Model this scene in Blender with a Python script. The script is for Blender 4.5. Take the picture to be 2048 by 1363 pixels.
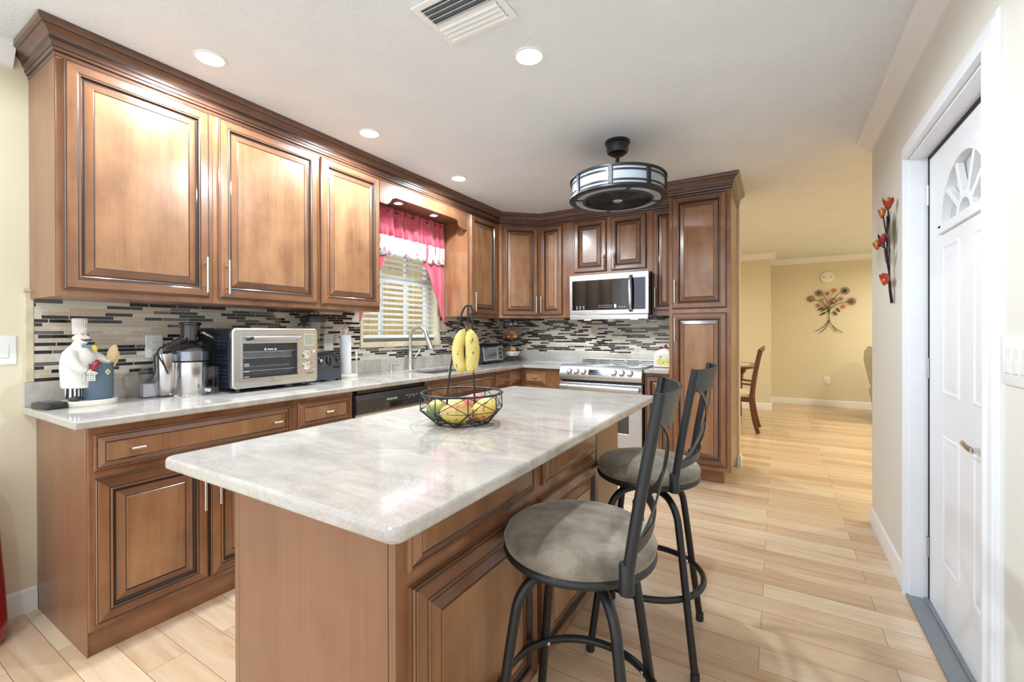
import bpy, bmesh, math, random
from mathutils import Vector, Matrix

for o in list(bpy.data.objects):
    bpy.data.objects.remove(o, do_unlink=True)
SC = bpy.context.scene
COL = SC.collection
PI = math.pi
V = Vector

# ------------------------------------------------------------------ camera
YAW, PITCH, ROLL = -0.5405, -0.0026, -0.0025
cd = bpy.data.cameras.new('camera')
cam = bpy.data.objects.new('camera', cd)
COL.objects.link(cam)
fw = V((math.sin(YAW) * math.cos(PITCH), math.cos(YAW) * math.cos(PITCH), math.sin(PITCH)))
rt = V((math.cos(YAW), -math.sin(YAW), 0))
up = rt.cross(fw)
rt, up = math.cos(ROLL) * rt + math.sin(ROLL) * up, -math.sin(ROLL) * rt + math.cos(ROLL) * up
mw = Matrix((rt, up, -fw)).transposed().to_4x4()
mw.translation = V((2.776, -0.862, 1.2126))
cam.matrix_world = mw
cd.sensor_width = 36.0
cd.lens = 886.25 / 2048 * 36.0
cd.shift_y = -14.3 / 2048
cd.clip_start = 0.02
SC.camera = cam

# ------------------------------------------------------------------ world, lights, exposure
wd = bpy.data.worlds.new('world')
SC.world = wd
wd.use_nodes = True
bg = wd.node_tree.nodes['Background']
bg.inputs[0].default_value = (0.86, 0.93, 1.0, 1)
bg.inputs[1].default_value = 1.5
SC.view_settings.view_transform = 'Standard'
SC.view_settings.look = 'None'
SC.view_settings.gamma = 1
SC.view_settings.use_curve_mapping = False
SC.view_settings.exposure = 0.40
P_DOWN, P_SOFFIT, P_FAR = 50.0, 0.3, 32.0
COOL = (0.82, 0.925, 1.0)
WARM = (1.0, 0.93, 0.74)


def lamp(name, loc, power, size=0.11, color=COOL, spread=150, rot=(0, 0, 0), shape='DISK'):
    l = bpy.data.lights.new(name, 'AREA')
    l.shape = shape
    l.size = size
    l.energy = power
    l.color = color
    l.spread = math.radians(spread)
    o = bpy.data.objects.new(name, l)
    o.location = loc
    o.rotation_euler = rot
    COL.objects.link(o)
    return o


def bulb_lamp(name, loc, power, r=0.04, color=COOL):
    l = bpy.data.lights.new(name, 'SPOT')
    l.spot_size = math.radians(171)
    l.spot_blend = 0.22
    l.shadow_soft_size = r
    l.energy = power
    l.color = color
    o = bpy.data.objects.new(name, l)
    o.location = loc
    COL.objects.link(o)
    return o


# ------------------------------------------------------------------ constants of the room (metres)
CH = 2.446            # ceiling
WX = -0.04            # left wall plane
WR = 3.29             # right wall plane
BY = 3.62             # back wall plane
CT = 0.895            # worktop height
UF = 0.311            # face of the wall cabinets (x)
BF = 0.571            # face of the base cabinets (x)
UB = 3.296            # face of the wall cabinets on the back wall (y)


# ------------------------------------------------------------------ object helpers
def tag(o, label=None, cat=None, group=None, kind=None):
    if label: o['label'] = label
    if cat: o['category'] = cat
    if group: o['group'] = group
    if kind: o['kind'] = kind
    return o


def thing(name, label, cat, loc=(0, 0, 0), rz=0.0, group=None):
    o = bpy.data.objects.new(name, None)
    COL.objects.link(o)
    o.location = loc
    o.rotation_euler = (0, 0, rz)
    o.empty_display_size = 0.05
    return tag(o, label, cat, group)


def obj(name, bm, mats, parent=None, smooth=None, bevel=0, seg=2, loc=None, rz=None, recalc=True):
    if recalc:
        bmesh.ops.recalc_face_normals(bm, faces=bm.faces[:])
    me = bpy.data.meshes.new(name)
    bm.to_mesh(me)
    bm.free()
    if not isinstance(mats, (list, tuple)):
        mats = [mats]
    for m in mats:
        me.materials.append(m)
    o = bpy.data.objects.new(name, me)
    COL.objects.link(o)
    if parent is not None:
        o.parent = parent
    if loc is not None: o.location = loc
    if rz is not None: o.rotation_euler = (0, 0, rz)
    if smooth is not None:
        me.polygons.foreach_set('use_smooth', [True] * len(me.polygons))
        me.set_sharp_from_angle(angle=math.radians(smooth))
    if bevel:
        b = o.modifiers.new('edge', 'BEVEL')
        b.width = bevel
        b.segments = seg
        b.limit_method = 'ANGLE'
        b.angle_limit = math.radians(40)
    return o


def dup(root, loc, rz, label=None, group=None):
    r = root.copy()
    COL.objects.link(r)
    r.location = loc
    r.rotation_euler = (0, 0, rz)
    if label: r['label'] = label
    if group: r['group'] = group
    for ch in list(root.children):
        c = ch.copy()
        COL.objects.link(c)
        c.parent = r
        for g in list(ch.children):
            d = g.copy()
            COL.objects.link(d)
            d.parent = c
    return r


def nb():
    return bmesh.new()


def face(bm, vs, mi=0):
    try:
        f = bm.faces.new(vs)
        f.material_index = mi
        return f
    except ValueError:
        return None


def box(bm, x0, x1, y0, y1, z0, z1, mi=0, mx=None):
    if x0 > x1: x0, x1 = x1, x0
    if y0 > y1: y0, y1 = y1, y0
    if z0 > z1: z0, z1 = z1, z0
    p = [(x0, y0, z0), (x1, y0, z0), (x1, y1, z0), (x0, y1, z0), (x0, y0, z1), (x1, y0, z1), (x1, y1, z1), (x0, y1, z1)]
    v = [bm.verts.new(mx @ V(q) if mx else q) for q in p]
    for f in ((3, 2, 1, 0), (4, 5, 6, 7), (0, 1, 5, 4), (1, 2, 6, 5), (2, 3, 7, 6), (3, 0, 4, 7)):
        face(bm, [v[i] for i in f], mi)
    return bm


def lathe(bm, prof, seg=32, c=(0, 0, 0), mi=0, sx=1.0, sy=1.0, mx=None, mis=None, ring=False):
    """prof: list of (radius, height); closed with fans where the radius is 0 and capped otherwise."""
    rings = []
    for r, z in prof:
        if r <= 1e-6:
            p = V((c[0], c[1], c[2] + z))
            rings.append([bm.verts.new(mx @ p if mx else p)])
        else:
            ring = []
            for i in range(seg):
                a = 2 * PI * i / seg
                p = V((c[0] + r * sx * math.cos(a), c[1] + r * sy * math.sin(a), c[2] + z))
                ring.append(bm.verts.new(mx @ p if mx else p))
            rings.append(ring)
    for k in range(len(rings) - (0 if ring else 1)):
        a, b = rings[k], rings[(k + 1) % len(rings)]
        m = mis[k] if mis else mi
        for i in range(seg):
            j = (i + 1) % seg
            if len(a) == 1 and len(b) == 1: break
            if len(a) == 1: face(bm, [a[0], b[i], b[j]], m)
            elif len(b) == 1: face(bm, [a[i], a[j], b[0]], m)
            else: face(bm, [a[i], a[j], b[j], b[i]], m)
    if ring: return bm
    if len(rings[0]) > 1: face(bm, rings[0][::-1], mis[0] if mis else mi)
    if len(rings[-1]) > 1: face(bm, rings[-1], mis[-1] if mis else mi)
    return bm


def cyl(bm, p0, p1, r, seg=16, mi=0, r1=None):
    p0, p1 = V(p0), V(p1)
    d = p1 - p0
    q = d.to_track_quat('Z', 'Y').to_matrix().to_4x4()
    q.translation = p0
    return lathe(bm, [(r, 0), (r if r1 is None else r1, d.length)], seg, mi=mi, mx=q)


def spline(pts, n=8, closed=False):
    pts = [V(p) for p in pts]
    out = []
    m = len(pts)
    rng = range(m if closed else m - 1)
    for i in rng:
        p1, p2 = pts[i], pts[(i + 1) % m]
        p0 = pts[i - 1] if (i > 0 or closed) else p1 * 2 - p2
        p3 = pts[(i + 2) % m] if (i + 2 < m or closed) else p2 * 2 - p1
        for k in range(n):
            t = k / n
            out.append(0.5 * ((2 * p1) + (-p0 + p2) * t + (2 * p0 - 5 * p1 + 4 * p2 - p3) * t * t + (-p0 + 3 * p1 - 3 * p2 + p3) * t ** 3))
    if not closed: out.append(pts[-1])
    return out


def tube(bm, pts, r, seg=8, closed=False, mi=0, flat=None, cap=True):
    """tube through pts; r number or list; flat=(a,b) gives an elliptical section a x b (b along world-ish up)."""
    pts = [V(p) for p in pts]
    n = len(pts)
    rr = r if isinstance(r, (list, tuple)) else [r] * n
    tang = []
    for i in range(n):
        a = pts[i - 1] if (i > 0 or closed) else pts[i]
        b = pts[(i + 1) % n] if (i < n - 1 or closed) else pts[i]
        t = (b - a)
        tang.append(t.normalized() if t.length > 1e-9 else V((0, 0, 1)))
    ref = V((0, 0, 1)) if abs(tang[0].z) < 0.95 else V((1, 0, 0))
    nrm = (ref - tang[0] * ref.dot(tang[0])).normalized()
    rings = []
    for i in range(n):
        nrm = (nrm - tang[i] * nrm.dot(tang[i]))
        nrm = nrm.normalized() if nrm.length > 1e-6 else tang[i].orthogonal().normalized()
        bn = tang[i].cross(nrm)
        ring = []
        for k in range(seg):
            a = 2 * PI * k / seg
            if flat:
                ring.append(bm.verts.new(pts[i] + bn * (math.cos(a) * flat[0] * rr[i]) + nrm * (math.sin(a) * flat[1] * rr[i])))
            else:
                ring.append(bm.verts.new(pts[i] + bn * (math.cos(a) * rr[i]) + nrm * (math.sin(a) * rr[i])))
        rings.append(ring)
    for i in range(n if closed else n - 1):
        a, b = rings[i], rings[(i + 1) % n]
        for k in range(seg):
            j = (k + 1) % seg
            face(bm, [a[k], a[j], b[j], b[k]], mi)
    if not closed and cap:
        face(bm, rings[0][::-1], mi)
        face(bm, rings[-1], mi)
    return bm


def ring_pts(c, r, n=32, a0=0.0):
    return [V((c[0] + r * math.cos(a0 + 2 * PI * i / n), c[1] + r * math.sin(a0 + 2 * PI * i / n), c[2])) for i in range(n)]


def ell(bm, c, rad, mi=0, u=20, w=12, mx=None):
    prof = [(math.sin(PI * i / w), -math.cos(PI * i / w)) for i in range(w + 1)]
    prof[0] = (0, -1); prof[-1] = (0, 1)
    m = Matrix.Translation(c) @ (mx if mx else Matrix.Identity(4)) @ Matrix.Diagonal((rad[0], rad[1], rad[2], 1))
    return lathe(bm, prof, u, mi=mi, mx=m)


def prism(bm, poly, z0, z1, mi=0, mx=None, mi_side=None):
    lo = [bm.verts.new(mx @ V((p[0], p[1], z0)) if mx else (p[0], p[1], z0)) for p in poly]
    hi = [bm.verts.new(mx @ V((p[0], p[1], z1)) if mx else (p[0], p[1], z1)) for p in poly]
    n = len(poly)
    face(bm, lo[::-1], mi)
    face(bm, hi, mi)
    for i in range(n):
        j = (i + 1) % n
        face(bm, [lo[i], lo[j], hi[j], hi[i]], mi if mi_side is None else mi_side)
    return bm


def grid_solid(bm, us, vs, inside, t0, t1, axes='xyz', mi=0):
    """solid slab made of grid cells (holes where inside() is False). axes: which world axes u, v and thickness follow."""
    idx = {'x': 0, 'y': 1, 'z': 2}
    ia, ib, ic = idx[axes[0]], idx[axes[1]], idx[axes[2]]
    cache = {}

    def vert(i, j, s):
        k = (i, j, s)
        if k not in cache:
            p = [0, 0, 0]
            p[ia], p[ib], p[ic] = us[i], vs[j], (t0, t1)[s]
            cache[k] = bm.verts.new(p)
        return cache[k]
    nu, nv = len(us) - 1, len(vs) - 1
    ins = [[inside(0.5 * (us[i] + us[i + 1]), 0.5 * (vs[j] + vs[j + 1])) for j in range(nv)] for i in range(nu)]
    for i in range(nu):
        for j in range(nv):
            if not ins[i][j]: continue
            face(bm, [vert(i, j, 0), vert(i, j + 1, 0), vert(i + 1, j + 1, 0), vert(i + 1, j, 0)], mi)
            face(bm, [vert(i, j, 1), vert(i + 1, j, 1), vert(i + 1, j + 1, 1), vert(i, j + 1, 1)], mi)
            for di, dj, a, b in ((-1, 0, (i, j), (i, j + 1)), (1, 0, (i + 1, j), (i + 1, j + 1)), (0, -1, (i, j), (i + 1, j)), (0, 1, (i, j + 1), (i + 1, j + 1))):
                ii, jj = i + di, j + dj
                if 0 <= ii < nu and 0 <= jj < nv and ins[ii][jj]: continue
                face(bm, [vert(a[0], a[1], 0), vert(b[0], b[1], 0), vert(b[0], b[1], 1), vert(a[0], a[1], 1)], mi)
    return bm


def sweep(bm, path, prof, mi=0, mis=None):
    """sweep a profile (outward offset, z) along a plan path; outward is to the right of the walking direction; mitred corners."""
    n = len(path)
    P = [V((p[0], p[1])) for p in path]
    rings = []
    for i in range(n):
        d0 = (P[i] - P[i - 1]).normalized() if i > 0 else (P[1] - P[0]).normalized()
        d1 = (P[i + 1] - P[i]).normalized() if i < n - 1 else d0
        n0, n1 = V((d0.y, -d0.x)), V((d1.y, -d1.x))
        m = (n0 + n1)
        m = m / max(0.2, (1 + n0.dot(n1)))
        rings.append([bm.verts.new((P[i].x + m.x * o, P[i].y + m.y * o, z)) for o, z in prof])
    k = len(prof)
    for i in range(n - 1):
        for j in range(k):
            jj = (j + 1) % k
            face(bm, [rings[i][j], rings[i + 1][j], rings[i + 1][jj], rings[i][jj]], mis[j] if mis else mi)
    face(bm, rings[0], mi)
    face(bm, rings[-1][::-1], mi)
    return bm


def text_mesh(bm, s, size, mx, mi=0, depth=0.0006, spacing=1.0):
    cu = bpy.data.curves.new('lettering', 'FONT')
    cu.body = s
    cu.size = size
    cu.extrude = depth
    cu.align_x = 'CENTER'
    cu.align_y = 'CENTER'
    cu.space_character = spacing
    cu.resolution_u = 3
    o = bpy.data.objects.new('lettering', cu)
    COL.objects.link(o)
    dg = bpy.context.evaluated_depsgraph_get()
    dg.update()
    me = bpy.data.meshes.new_from_object(o.evaluated_get(dg))
    vs = [bm.verts.new(mx @ v.co) for v in me.vertices]
    for p in me.polygons:
        face(bm, [vs[i] for i in p.vertices], mi)
    bpy.data.objects.remove(o)
    bpy.data.curves.remove(cu)
    bpy.data.meshes.remove(me)


def frame_mx(origin, xdir, ydir):
    x = V(xdir).normalized(); y = V(ydir).normalized(); z = x.cross(y)
    m = Matrix((x, y, z)).transposed().to_4x4()
    m.translation = V(origin)
    return m


# ------------------------------------------------------------------ materials
def S(r, g, b):
    def f(c):
        c /= 255.0
        return c / 12.92 if c <= 0.04045 else ((c + 0.055) / 1.055) ** 2.4
    return (f(r), f(g), f(b), 1.0)


class NT:
    def __init__(s, name):
        s.m = bpy.data.materials.new(name)
        s.m.use_nodes = True
        s.t = s.m.node_tree
        s.b = s.t.nodes['Principled BSDF']

    def n(s, typ, **kw):
        x = s.t.nodes.new(typ)
        for k, v in kw.items():
            if hasattr(x, k): setattr(x, k, v)
            else: x.inputs[k].default_value = v
        return x

    def l(s, a, b):
        s.t.links.new(a, b)

    def set(s, **kw):
        for k, v in kw.items():
            s.b.inputs[k.replace('_', ' ')].default_value = v
        return s

    def coord(s, scale=(1, 1, 1), rnd=True, kind='Object', loc=(0, 0, 0)):
        tc = s.n('ShaderNodeTexCoord')
        mp = s.n('ShaderNodeMapping')
        mp.inputs['Scale'].default_value = scale
        mp.inputs['Location'].default_value = loc
        if rnd:
            oi = s.n('ShaderNodeObjectInfo')
            mu = s.n('ShaderNodeMath', operation='MULTIPLY')
            mu.inputs[1].default_value = 37.0
            s.l(oi.outputs['Random'], mu.inputs[0])
            ad = s.n('ShaderNodeVectorMath', operation='ADD')
            s.l(tc.outputs[kind], ad.inputs[0])
            s.l(mu.outputs[0], ad.inputs[1])
            s.l(ad.outputs[0], mp.inputs[0])
        else:
            s.l(tc.outputs[kind], mp.inputs[0])
        return mp.outputs[0]

    def noise(s, vec, scale=5, detail=4, rough=0.5, dist=0.0):
        x = s.n('ShaderNodeTexNoise')
        x.inputs['Scale'].default_value = scale
        x.inputs['Detail'].default_value = detail
        x.inputs['Roughness'].default_value = rough
        x.inputs['Distortion'].default_value = dist
        if vec is not None: s.l(vec, x.inputs['Vector'])
        return x

    def ramp(s, fac, stops, interp='LINEAR'):
        x = s.n('ShaderNodeValToRGB')
        x.color_ramp.interpolation = interp
        e = x.color_ramp.elements
        while len(e) > 1: e.remove(e[-1])
        e[0].position, e[0].color = stops[0]
        for p, c in stops[1:]:
            q = e.new(p)
            q.color = c
        s.l(fac, x.inputs[0])
        return x.outputs[0]

    def mix(s, fac, a, b, blend='MIX'):
        x = s.n('ShaderNodeMix', data_type='RGBA', blend_type=blend)
        for sock, val in ((x.inputs[0], fac), (x.inputs[6], a), (x.inputs[7], b)):
            if hasattr(val, 'is_output'): s.l(val, sock)
            else: sock.default_value = val
        return x.outputs[2]

    def math(s, op, a, b=0.0):
        x = s.n('ShaderNodeMath', operation=op)
        for sock, val in ((x.inputs[0], a), (x.inputs[1], b)):
            if hasattr(val, 'is_output'): s.l(val, sock)
            else: sock.default_value = val
        return x.outputs[0]

    def bump(s, h, strength=0.2, dist=0.002):
        x = s.n('ShaderNodeBump')
        x.inputs['Strength'].default_value = strength
        x.inputs['Distance'].default_value = dist
        s.l(h, x.inputs['Height'])
        s.l(x.outputs[0], s.b.inputs['Normal'])

    def color(s, sock):
        s.l(sock, s.b.inputs['Base Color'])
        return s


def plain(name, col, rough=0.5, metal=0.0, var=0.06, scale=12, bump=0.0, bscale=200, coat=0.0, **kw):
    k = NT(name)
    k.set(Roughness=rough, Metallic=metal)
    k.b.inputs['Coat Weight'].default_value = coat
    k.b.inputs['Coat Roughness'].default_value = 0.08
    vec = k.coord()
    nz = k.noise(vec, scale, 3)
    lo = tuple(c * (1 - var) for c in col[:3]) + (1,)
    hi = tuple(min(1, c * (1 + var)) for c in col[:3]) + (1,)
    k.color(k.ramp(nz.outputs[0], [(0.3, lo), (0.7, hi)]))
    if bump:
        k.bump(k.noise(vec, bscale, 2).outputs[0], bump)
    for a, b in kw.items():
        k.b.inputs[a.replace('_', ' ')].default_value = b
    return k.m


def wood(name, dark, light, axis='z', rough=0.32, coat=0.35, boards=0.0):
    k = NT(name)
    sc = {'x': (0.8, 7, 7), 'y': (7, 0.8, 7), 'z': (7, 7, 0.8)}[axis]
    fs = {'x': (4, 130, 130), 'y': (130, 4, 130), 'z': (130, 130, 4)}[axis]
    a = k.noise(k.coord(sc), 1.0, 4, 0.55, 0.6)
    b = k.noise(k.coord(fs), 1.0, 3, 0.6, 0.2)
    mott = k.noise(k.coord((9, 9, 6)), 1.0, 3, 0.6)
    f = k.math('ADD', k.math('MULTIPLY', a.outputs[0], 0.62), k.math('MULTIPLY', mott.outputs[0], 0.38))
    c = k.ramp(f, [(0.32, dark), (0.68, light)])
    if boards:
        vo = k.n('ShaderNodeTexVoronoi', voronoi_dimensions='1D', feature='F1')
        vo.inputs['Scale'].default_value = 9.0
        sx = k.n('ShaderNodeSeparateXYZ')
        k.l(k.coord((1, 1, 1)), sx.inputs[0])
        k.l(sx.outputs['X'], vo.inputs['W'])
        cs = k.n('ShaderNodeSeparateColor')
        k.l(vo.outputs['Color'], cs.inputs[0])
        v = k.math('ADD', k.math('MULTIPLY', cs.outputs[0], boards), 1.0 - boards)
        cc = k.n('ShaderNodeCombineColor')
        for i in range(3): k.l(v, cc.inputs[i])
        c = k.mix(1.0, c, cc.outputs[0], 'MULTIPLY')
    g = k.ramp(b.outputs[0], [(0.3, (0.80, 0.76, 0.73, 1)), (0.62, (1, 1, 1, 1))])
    k.color(k.mix(0.55, c, g, 'MULTIPLY'))
    k.set(Roughness=rough)
    k.b.inputs['Coat Weight'].default_value = coat
    k.b.inputs['Coat Roughness'].default_value = 0.16
    return k.m


def steel(name, col=(0.62, 0.61, 0.60, 1), rough=0.28, axis='x', var=0.12):
    k = NT(name)
    k.set(Metallic=1.0, Roughness=rough)
    sc = {'x': (2, 260, 260), 'y': (260, 2, 260), 'z': (260, 260, 2)}[axis]
    nz = k.noise(k.coord(sc), 1, 2)
    k.color(k.ramp(nz.outputs[0], [(0.3, tuple(c * (1 - var) for c in col[:3]) + (1,)), (0.7, col)]))
    r = k.ramp(nz.outputs[0], [(0.3, (rough * 0.85,) * 3 + (1,)), (0.7, (rough * 1.2,) * 3 + (1,))])
    k.l(r, k.b.inputs['Roughness'])
    return k.m


def emis(name, col, st):
    k = NT(name)
    k.set(Base_Color=col, Roughness=0.6)
    k.b.inputs['Emission Color'].default_value = col
    k.b.inputs['Emission Strength'].default_value = st
    return k.m


def clear(name, tint=(1, 1, 1, 1), rough=0.02, fac=0.12):
    """thin clear sheet: mostly lets light through, some mirror reflection."""
    k = NT(name)
    k.t.nodes.remove(k.b)
    out = [x for x in k.t.nodes if x.type == 'OUTPUT_MATERIAL'][0]
    tr = k.n('ShaderNodeBsdfTransparent')
    tr.inputs[0].default_value = tint
    gl = k.n('ShaderNodeBsdfGlossy')
    gl.inputs['Roughness'].default_value = rough
    fr = k.n('ShaderNodeLayerWeight')
    fr.inputs[0].default_value = 0.5
    ad = k.math('ADD', k.math('MULTIPLY', k.math('POWER', fr.outputs['Facing'], 4.0), 0.8), fac)
    mx = k.n('ShaderNodeMixShader')
    k.l(ad, mx.inputs[0])
    k.l(tr.outputs[0], mx.inputs[1])
    k.l(gl.outputs[0], mx.inputs[2])
    k.l(mx.outputs[0], out.inputs[0])
    return k.m
M = {}
WD, WL = S(112, 71, 46), S(166, 117, 80)
for ax in 'xyz':
    M['wood_' + ax] = wood('stained_maple_' + ax, WD, WL, ax)
M['field'] = wood('stained_maple_field', S(124, 83, 55), S(184, 137, 98), 'z', boards=0.16)
M['rail'] = wood('stained_maple_rail', S(98, 61, 42), S(142, 98, 68), 'x')
M['crown'] = wood('stained_maple_crown', S(82, 54, 42), S(118, 80, 60), 'y', 0.3)
M['side'] = wood('veneer_side', S(134, 92, 66), S(154, 110, 80), 'z', 0.36, 0.2)
M['glaze'] = plain('dark_glaze', S(46, 29, 22), 0.4, coat=0.3)
M['nickel'] = steel('brushed_nickel', (0.72, 0.70, 0.67, 1), 0.3, 'z', 0.06)
M['steel'] = steel('brushed_steel', (0.60, 0.595, 0.59, 1), 0.3, 'x', 0.05)
M['steel_y'] = steel('brushed_steel_run', (0.66, 0.66, 0.65, 1), 0.26, 'y')
M['steel_z'] = steel('brushed_steel_upright', (0.70, 0.68, 0.67, 1), 0.2, 'z')
M['chrome'] = plain('polished_chrome', (0.8, 0.8, 0.8, 1), 0.1, 1.0, 0.02)
M['black_iron'] = plain('matte_black_metal', S(24, 25, 28), 0.42, 0.0, 0.1, coat=0.12)
M['black_plastic'] = plain('black_plastic', S(30, 32, 36), 0.3, coat=0.2)
M['black_gloss'] = plain('black_glass', S(10, 11, 14), 0.05, 0.0, 0.02, coat=1.0)
M['navy'] = plain('dark_oven_enamel', S(30, 38, 52), 0.35, coat=0.2)
M['charcoal'] = plain('charcoal_plastic', S(60, 68, 78), 0.36)
M['white'] = plain('white_paint', S(240, 240, 238), 0.38, 0, 0.01)
M['white_plastic'] = plain('white_plastic', S(238, 238, 234), 0.3, 0, 0.01)
M['door_white'] = plain('white_door_enamel', S(240, 242, 246), 0.32, 0, 0.01)
M['rubber'] = plain('dark_rubber', S(40, 40, 40), 0.6)
M['threshold'] = plain('grey_aluminium', S(150, 154, 160), 0.4, 0.6)
M['cream_ceramic'] = plain('cream_ceramic', S(238, 232, 215), 0.25, 0, 0.03)
M['cream_resin'] = plain('pale_resin', S(235, 232, 224), 0.5, 0, 0.04)
M['lamp'] = emis('lit_lens', (1.0, 0.985, 0.96, 1), 9.0)
M['puck'] = emis('lit_puck_lens', (1.0, 0.985, 0.96, 1), 1.8)
M['opal'] = plain('opal_glass', S(168, 174, 186), 0.25, 0, 0.02, coat=0.4)
M['opal'].node_tree.nodes['Principled BSDF'].inputs['Transmission Weight'].default_value = 0.0
M['clear'] = clear('clear_plastic', (0.93, 0.93, 0.95, 1), 0.03, 0.05)
M['jug'] = clear('jug_plastic', (0.74, 0.76, 0.80, 1), 0.03, 0.10)
M['smoky'] = clear('smoky_plastic', (0.55, 0.55, 0.60, 1), 0.04, 0.08)
M['pane'] = clear('window_glass', (0.94, 0.97, 0.96, 1), 0.0, 0.02)
M['ovenglass'] = clear('oven_glass', (0.9, 0.93, 0.94, 1), 0.02, 0.05)
M['travertine'] = plain('travertine', S(214, 200, 172), 0.45, 0, 0.12, 20, 0.1, 60)


def wall_paint(name, c):
    return plain(name, c, 0.6, 0, 0.012, 3, 0.08, 260)


M['paint'] = wall_paint('pale_yellow_paint', S(228, 219, 193))
M['paint_far'] = M['paint']


def ceiling_mat():
    k = NT('ceiling_texture')
    k.set(Roughness=0.8)
    vec = k.coord(rnd=False)
    k.color(k.ramp(k.noise(vec, 4, 2).outputs[0], [(0.3, S(228, 233, 237)), (0.7, S(233, 237, 241))]))
    a = k.noise(vec, 75, 4, 0.6, 0.8)
    k.bump(k.ramp(a.outputs[0], [(0.42, (0, 0, 0, 1)), (0.62, (1, 1, 1, 1))]), 0.35, 0.004)
    return k.m


def floor_mat():
    k = NT('hickory_planks')
    vec = k.coord(rnd=False, loc=(0.31, 0.055, 0))
    br = k.n('ShaderNodeTexBrick')
    br.offset = 0.37
    br.offset_frequency = 2
    br.squash = 1.0
    k.l(vec, br.inputs['Vector'])
    br.inputs['Color1'].default_value = (0, 0, 0, 1)
    br.inputs['Color2'].default_value = (1, 1, 1, 1)
    br.inputs['Mortar'].default_value = (0.5, 0.5, 0.5, 1)
    br.inputs['Scale'].default_value = 1.0
    br.inputs['Mortar Size'].default_value = 0.0011
    br.inputs['Mortar Smooth'].default_value = 0.0
    br.inputs['Bias'].default_value = 0.0
    br.inputs['Brick Width'].default_value = 1.15
    br.inputs['Row Height'].default_value = 0.127
    sh = k.n('ShaderNodeVectorMath', operation='MULTIPLY')
    sh.inputs[1].default_value = (19.0, 11.0, 3.0)
    k.l(br.outputs['Color'], sh.inputs[0])
    ad = k.n('ShaderNodeVectorMath', operation='ADD')
    k.l(vec, ad.inputs[0]); k.l(sh.outputs[0], ad.inputs[1])
    mp = k.n('ShaderNodeMapping')
    mp.inputs['Scale'].default_value = (0.9, 9, 1)
    k.l(ad.outputs[0], mp.inputs[0])
    g = k.noise(mp.outputs[0], 1.6, 5, 0.55, 1.1)
    mp2 = k.n('ShaderNodeMapping')
    mp2.inputs['Scale'].default_value = (3, 90, 1)
    k.l(ad.outputs[0], mp2.inputs[0])
    fine = k.noise(mp2.outputs[0], 1.0, 3, 0.6)
    base = k.ramp(br.outputs['Color'], [(0.0, S(190, 152, 120)), (0.3, S(210, 178, 145)), (0.6, S(222, 194, 163)), (1.0, S(238, 219, 192))])
    streak = k.ramp(g.outputs[0], [(0.28, S(178, 136, 100)), (0.45, S(220, 190, 157)), (0.7, S(238, 219, 192))])
    c = k.mix(0.45, base, streak)
    c = k.mix(0.35, c, k.ramp(fine.outputs[0], [(0.3, (0.84, 0.8, 0.76, 1)), (0.6, (1, 1, 1, 1))]), 'MULTIPLY')
    c = k.mix(br.outputs['Fac'], c, S(150, 116, 86))
    k.color(c)
    k.set(Roughness=0.3)
    k.b.inputs['Coat Weight'].default_value = 0.15
    k.b.inputs['Coat Roughness'].default_value = 0.2
    return k.m


def stone_mat():
    k = NT('pale_quartzite')
    vec = k.coord(rnd=False)
    mp = k.coord((2.2, 6, 3), rnd=False)
    a = k.noise(mp, 1.4, 6, 0.6, 1.2)
    c = k.ramp(a.outputs[0], [(0.3, S(172, 164, 156)), (0.46, S(190, 183, 176)), (0.62, S(202, 197, 190)), (0.75, S(184, 176, 167))])
    b = k.noise(vec, 2.6, 6, 0.65, 2.2)
    vein = k.ramp(b.outputs[0], [(0.47, (1, 1, 1, 1)), (0.497, (0.84, 0.80, 0.76, 1)), (0.52, (1, 1, 1, 1))])
    c = k.mix(0.55, c, vein, 'MULTIPLY')
    sp = k.noise(vec, 150, 3, 0.7)
    c = k.mix(0.4, c, k.ramp(sp.outputs[0], [(0.33, (0.78, 0.74, 0.70, 1)), (0.5, (1, 1, 1, 1))]), 'MULTIPLY')
    k.color(c)
    k.set(Roughness=0.09)
    k.b.inputs['IOR'].default_value = 1.55
    return k.m


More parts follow.
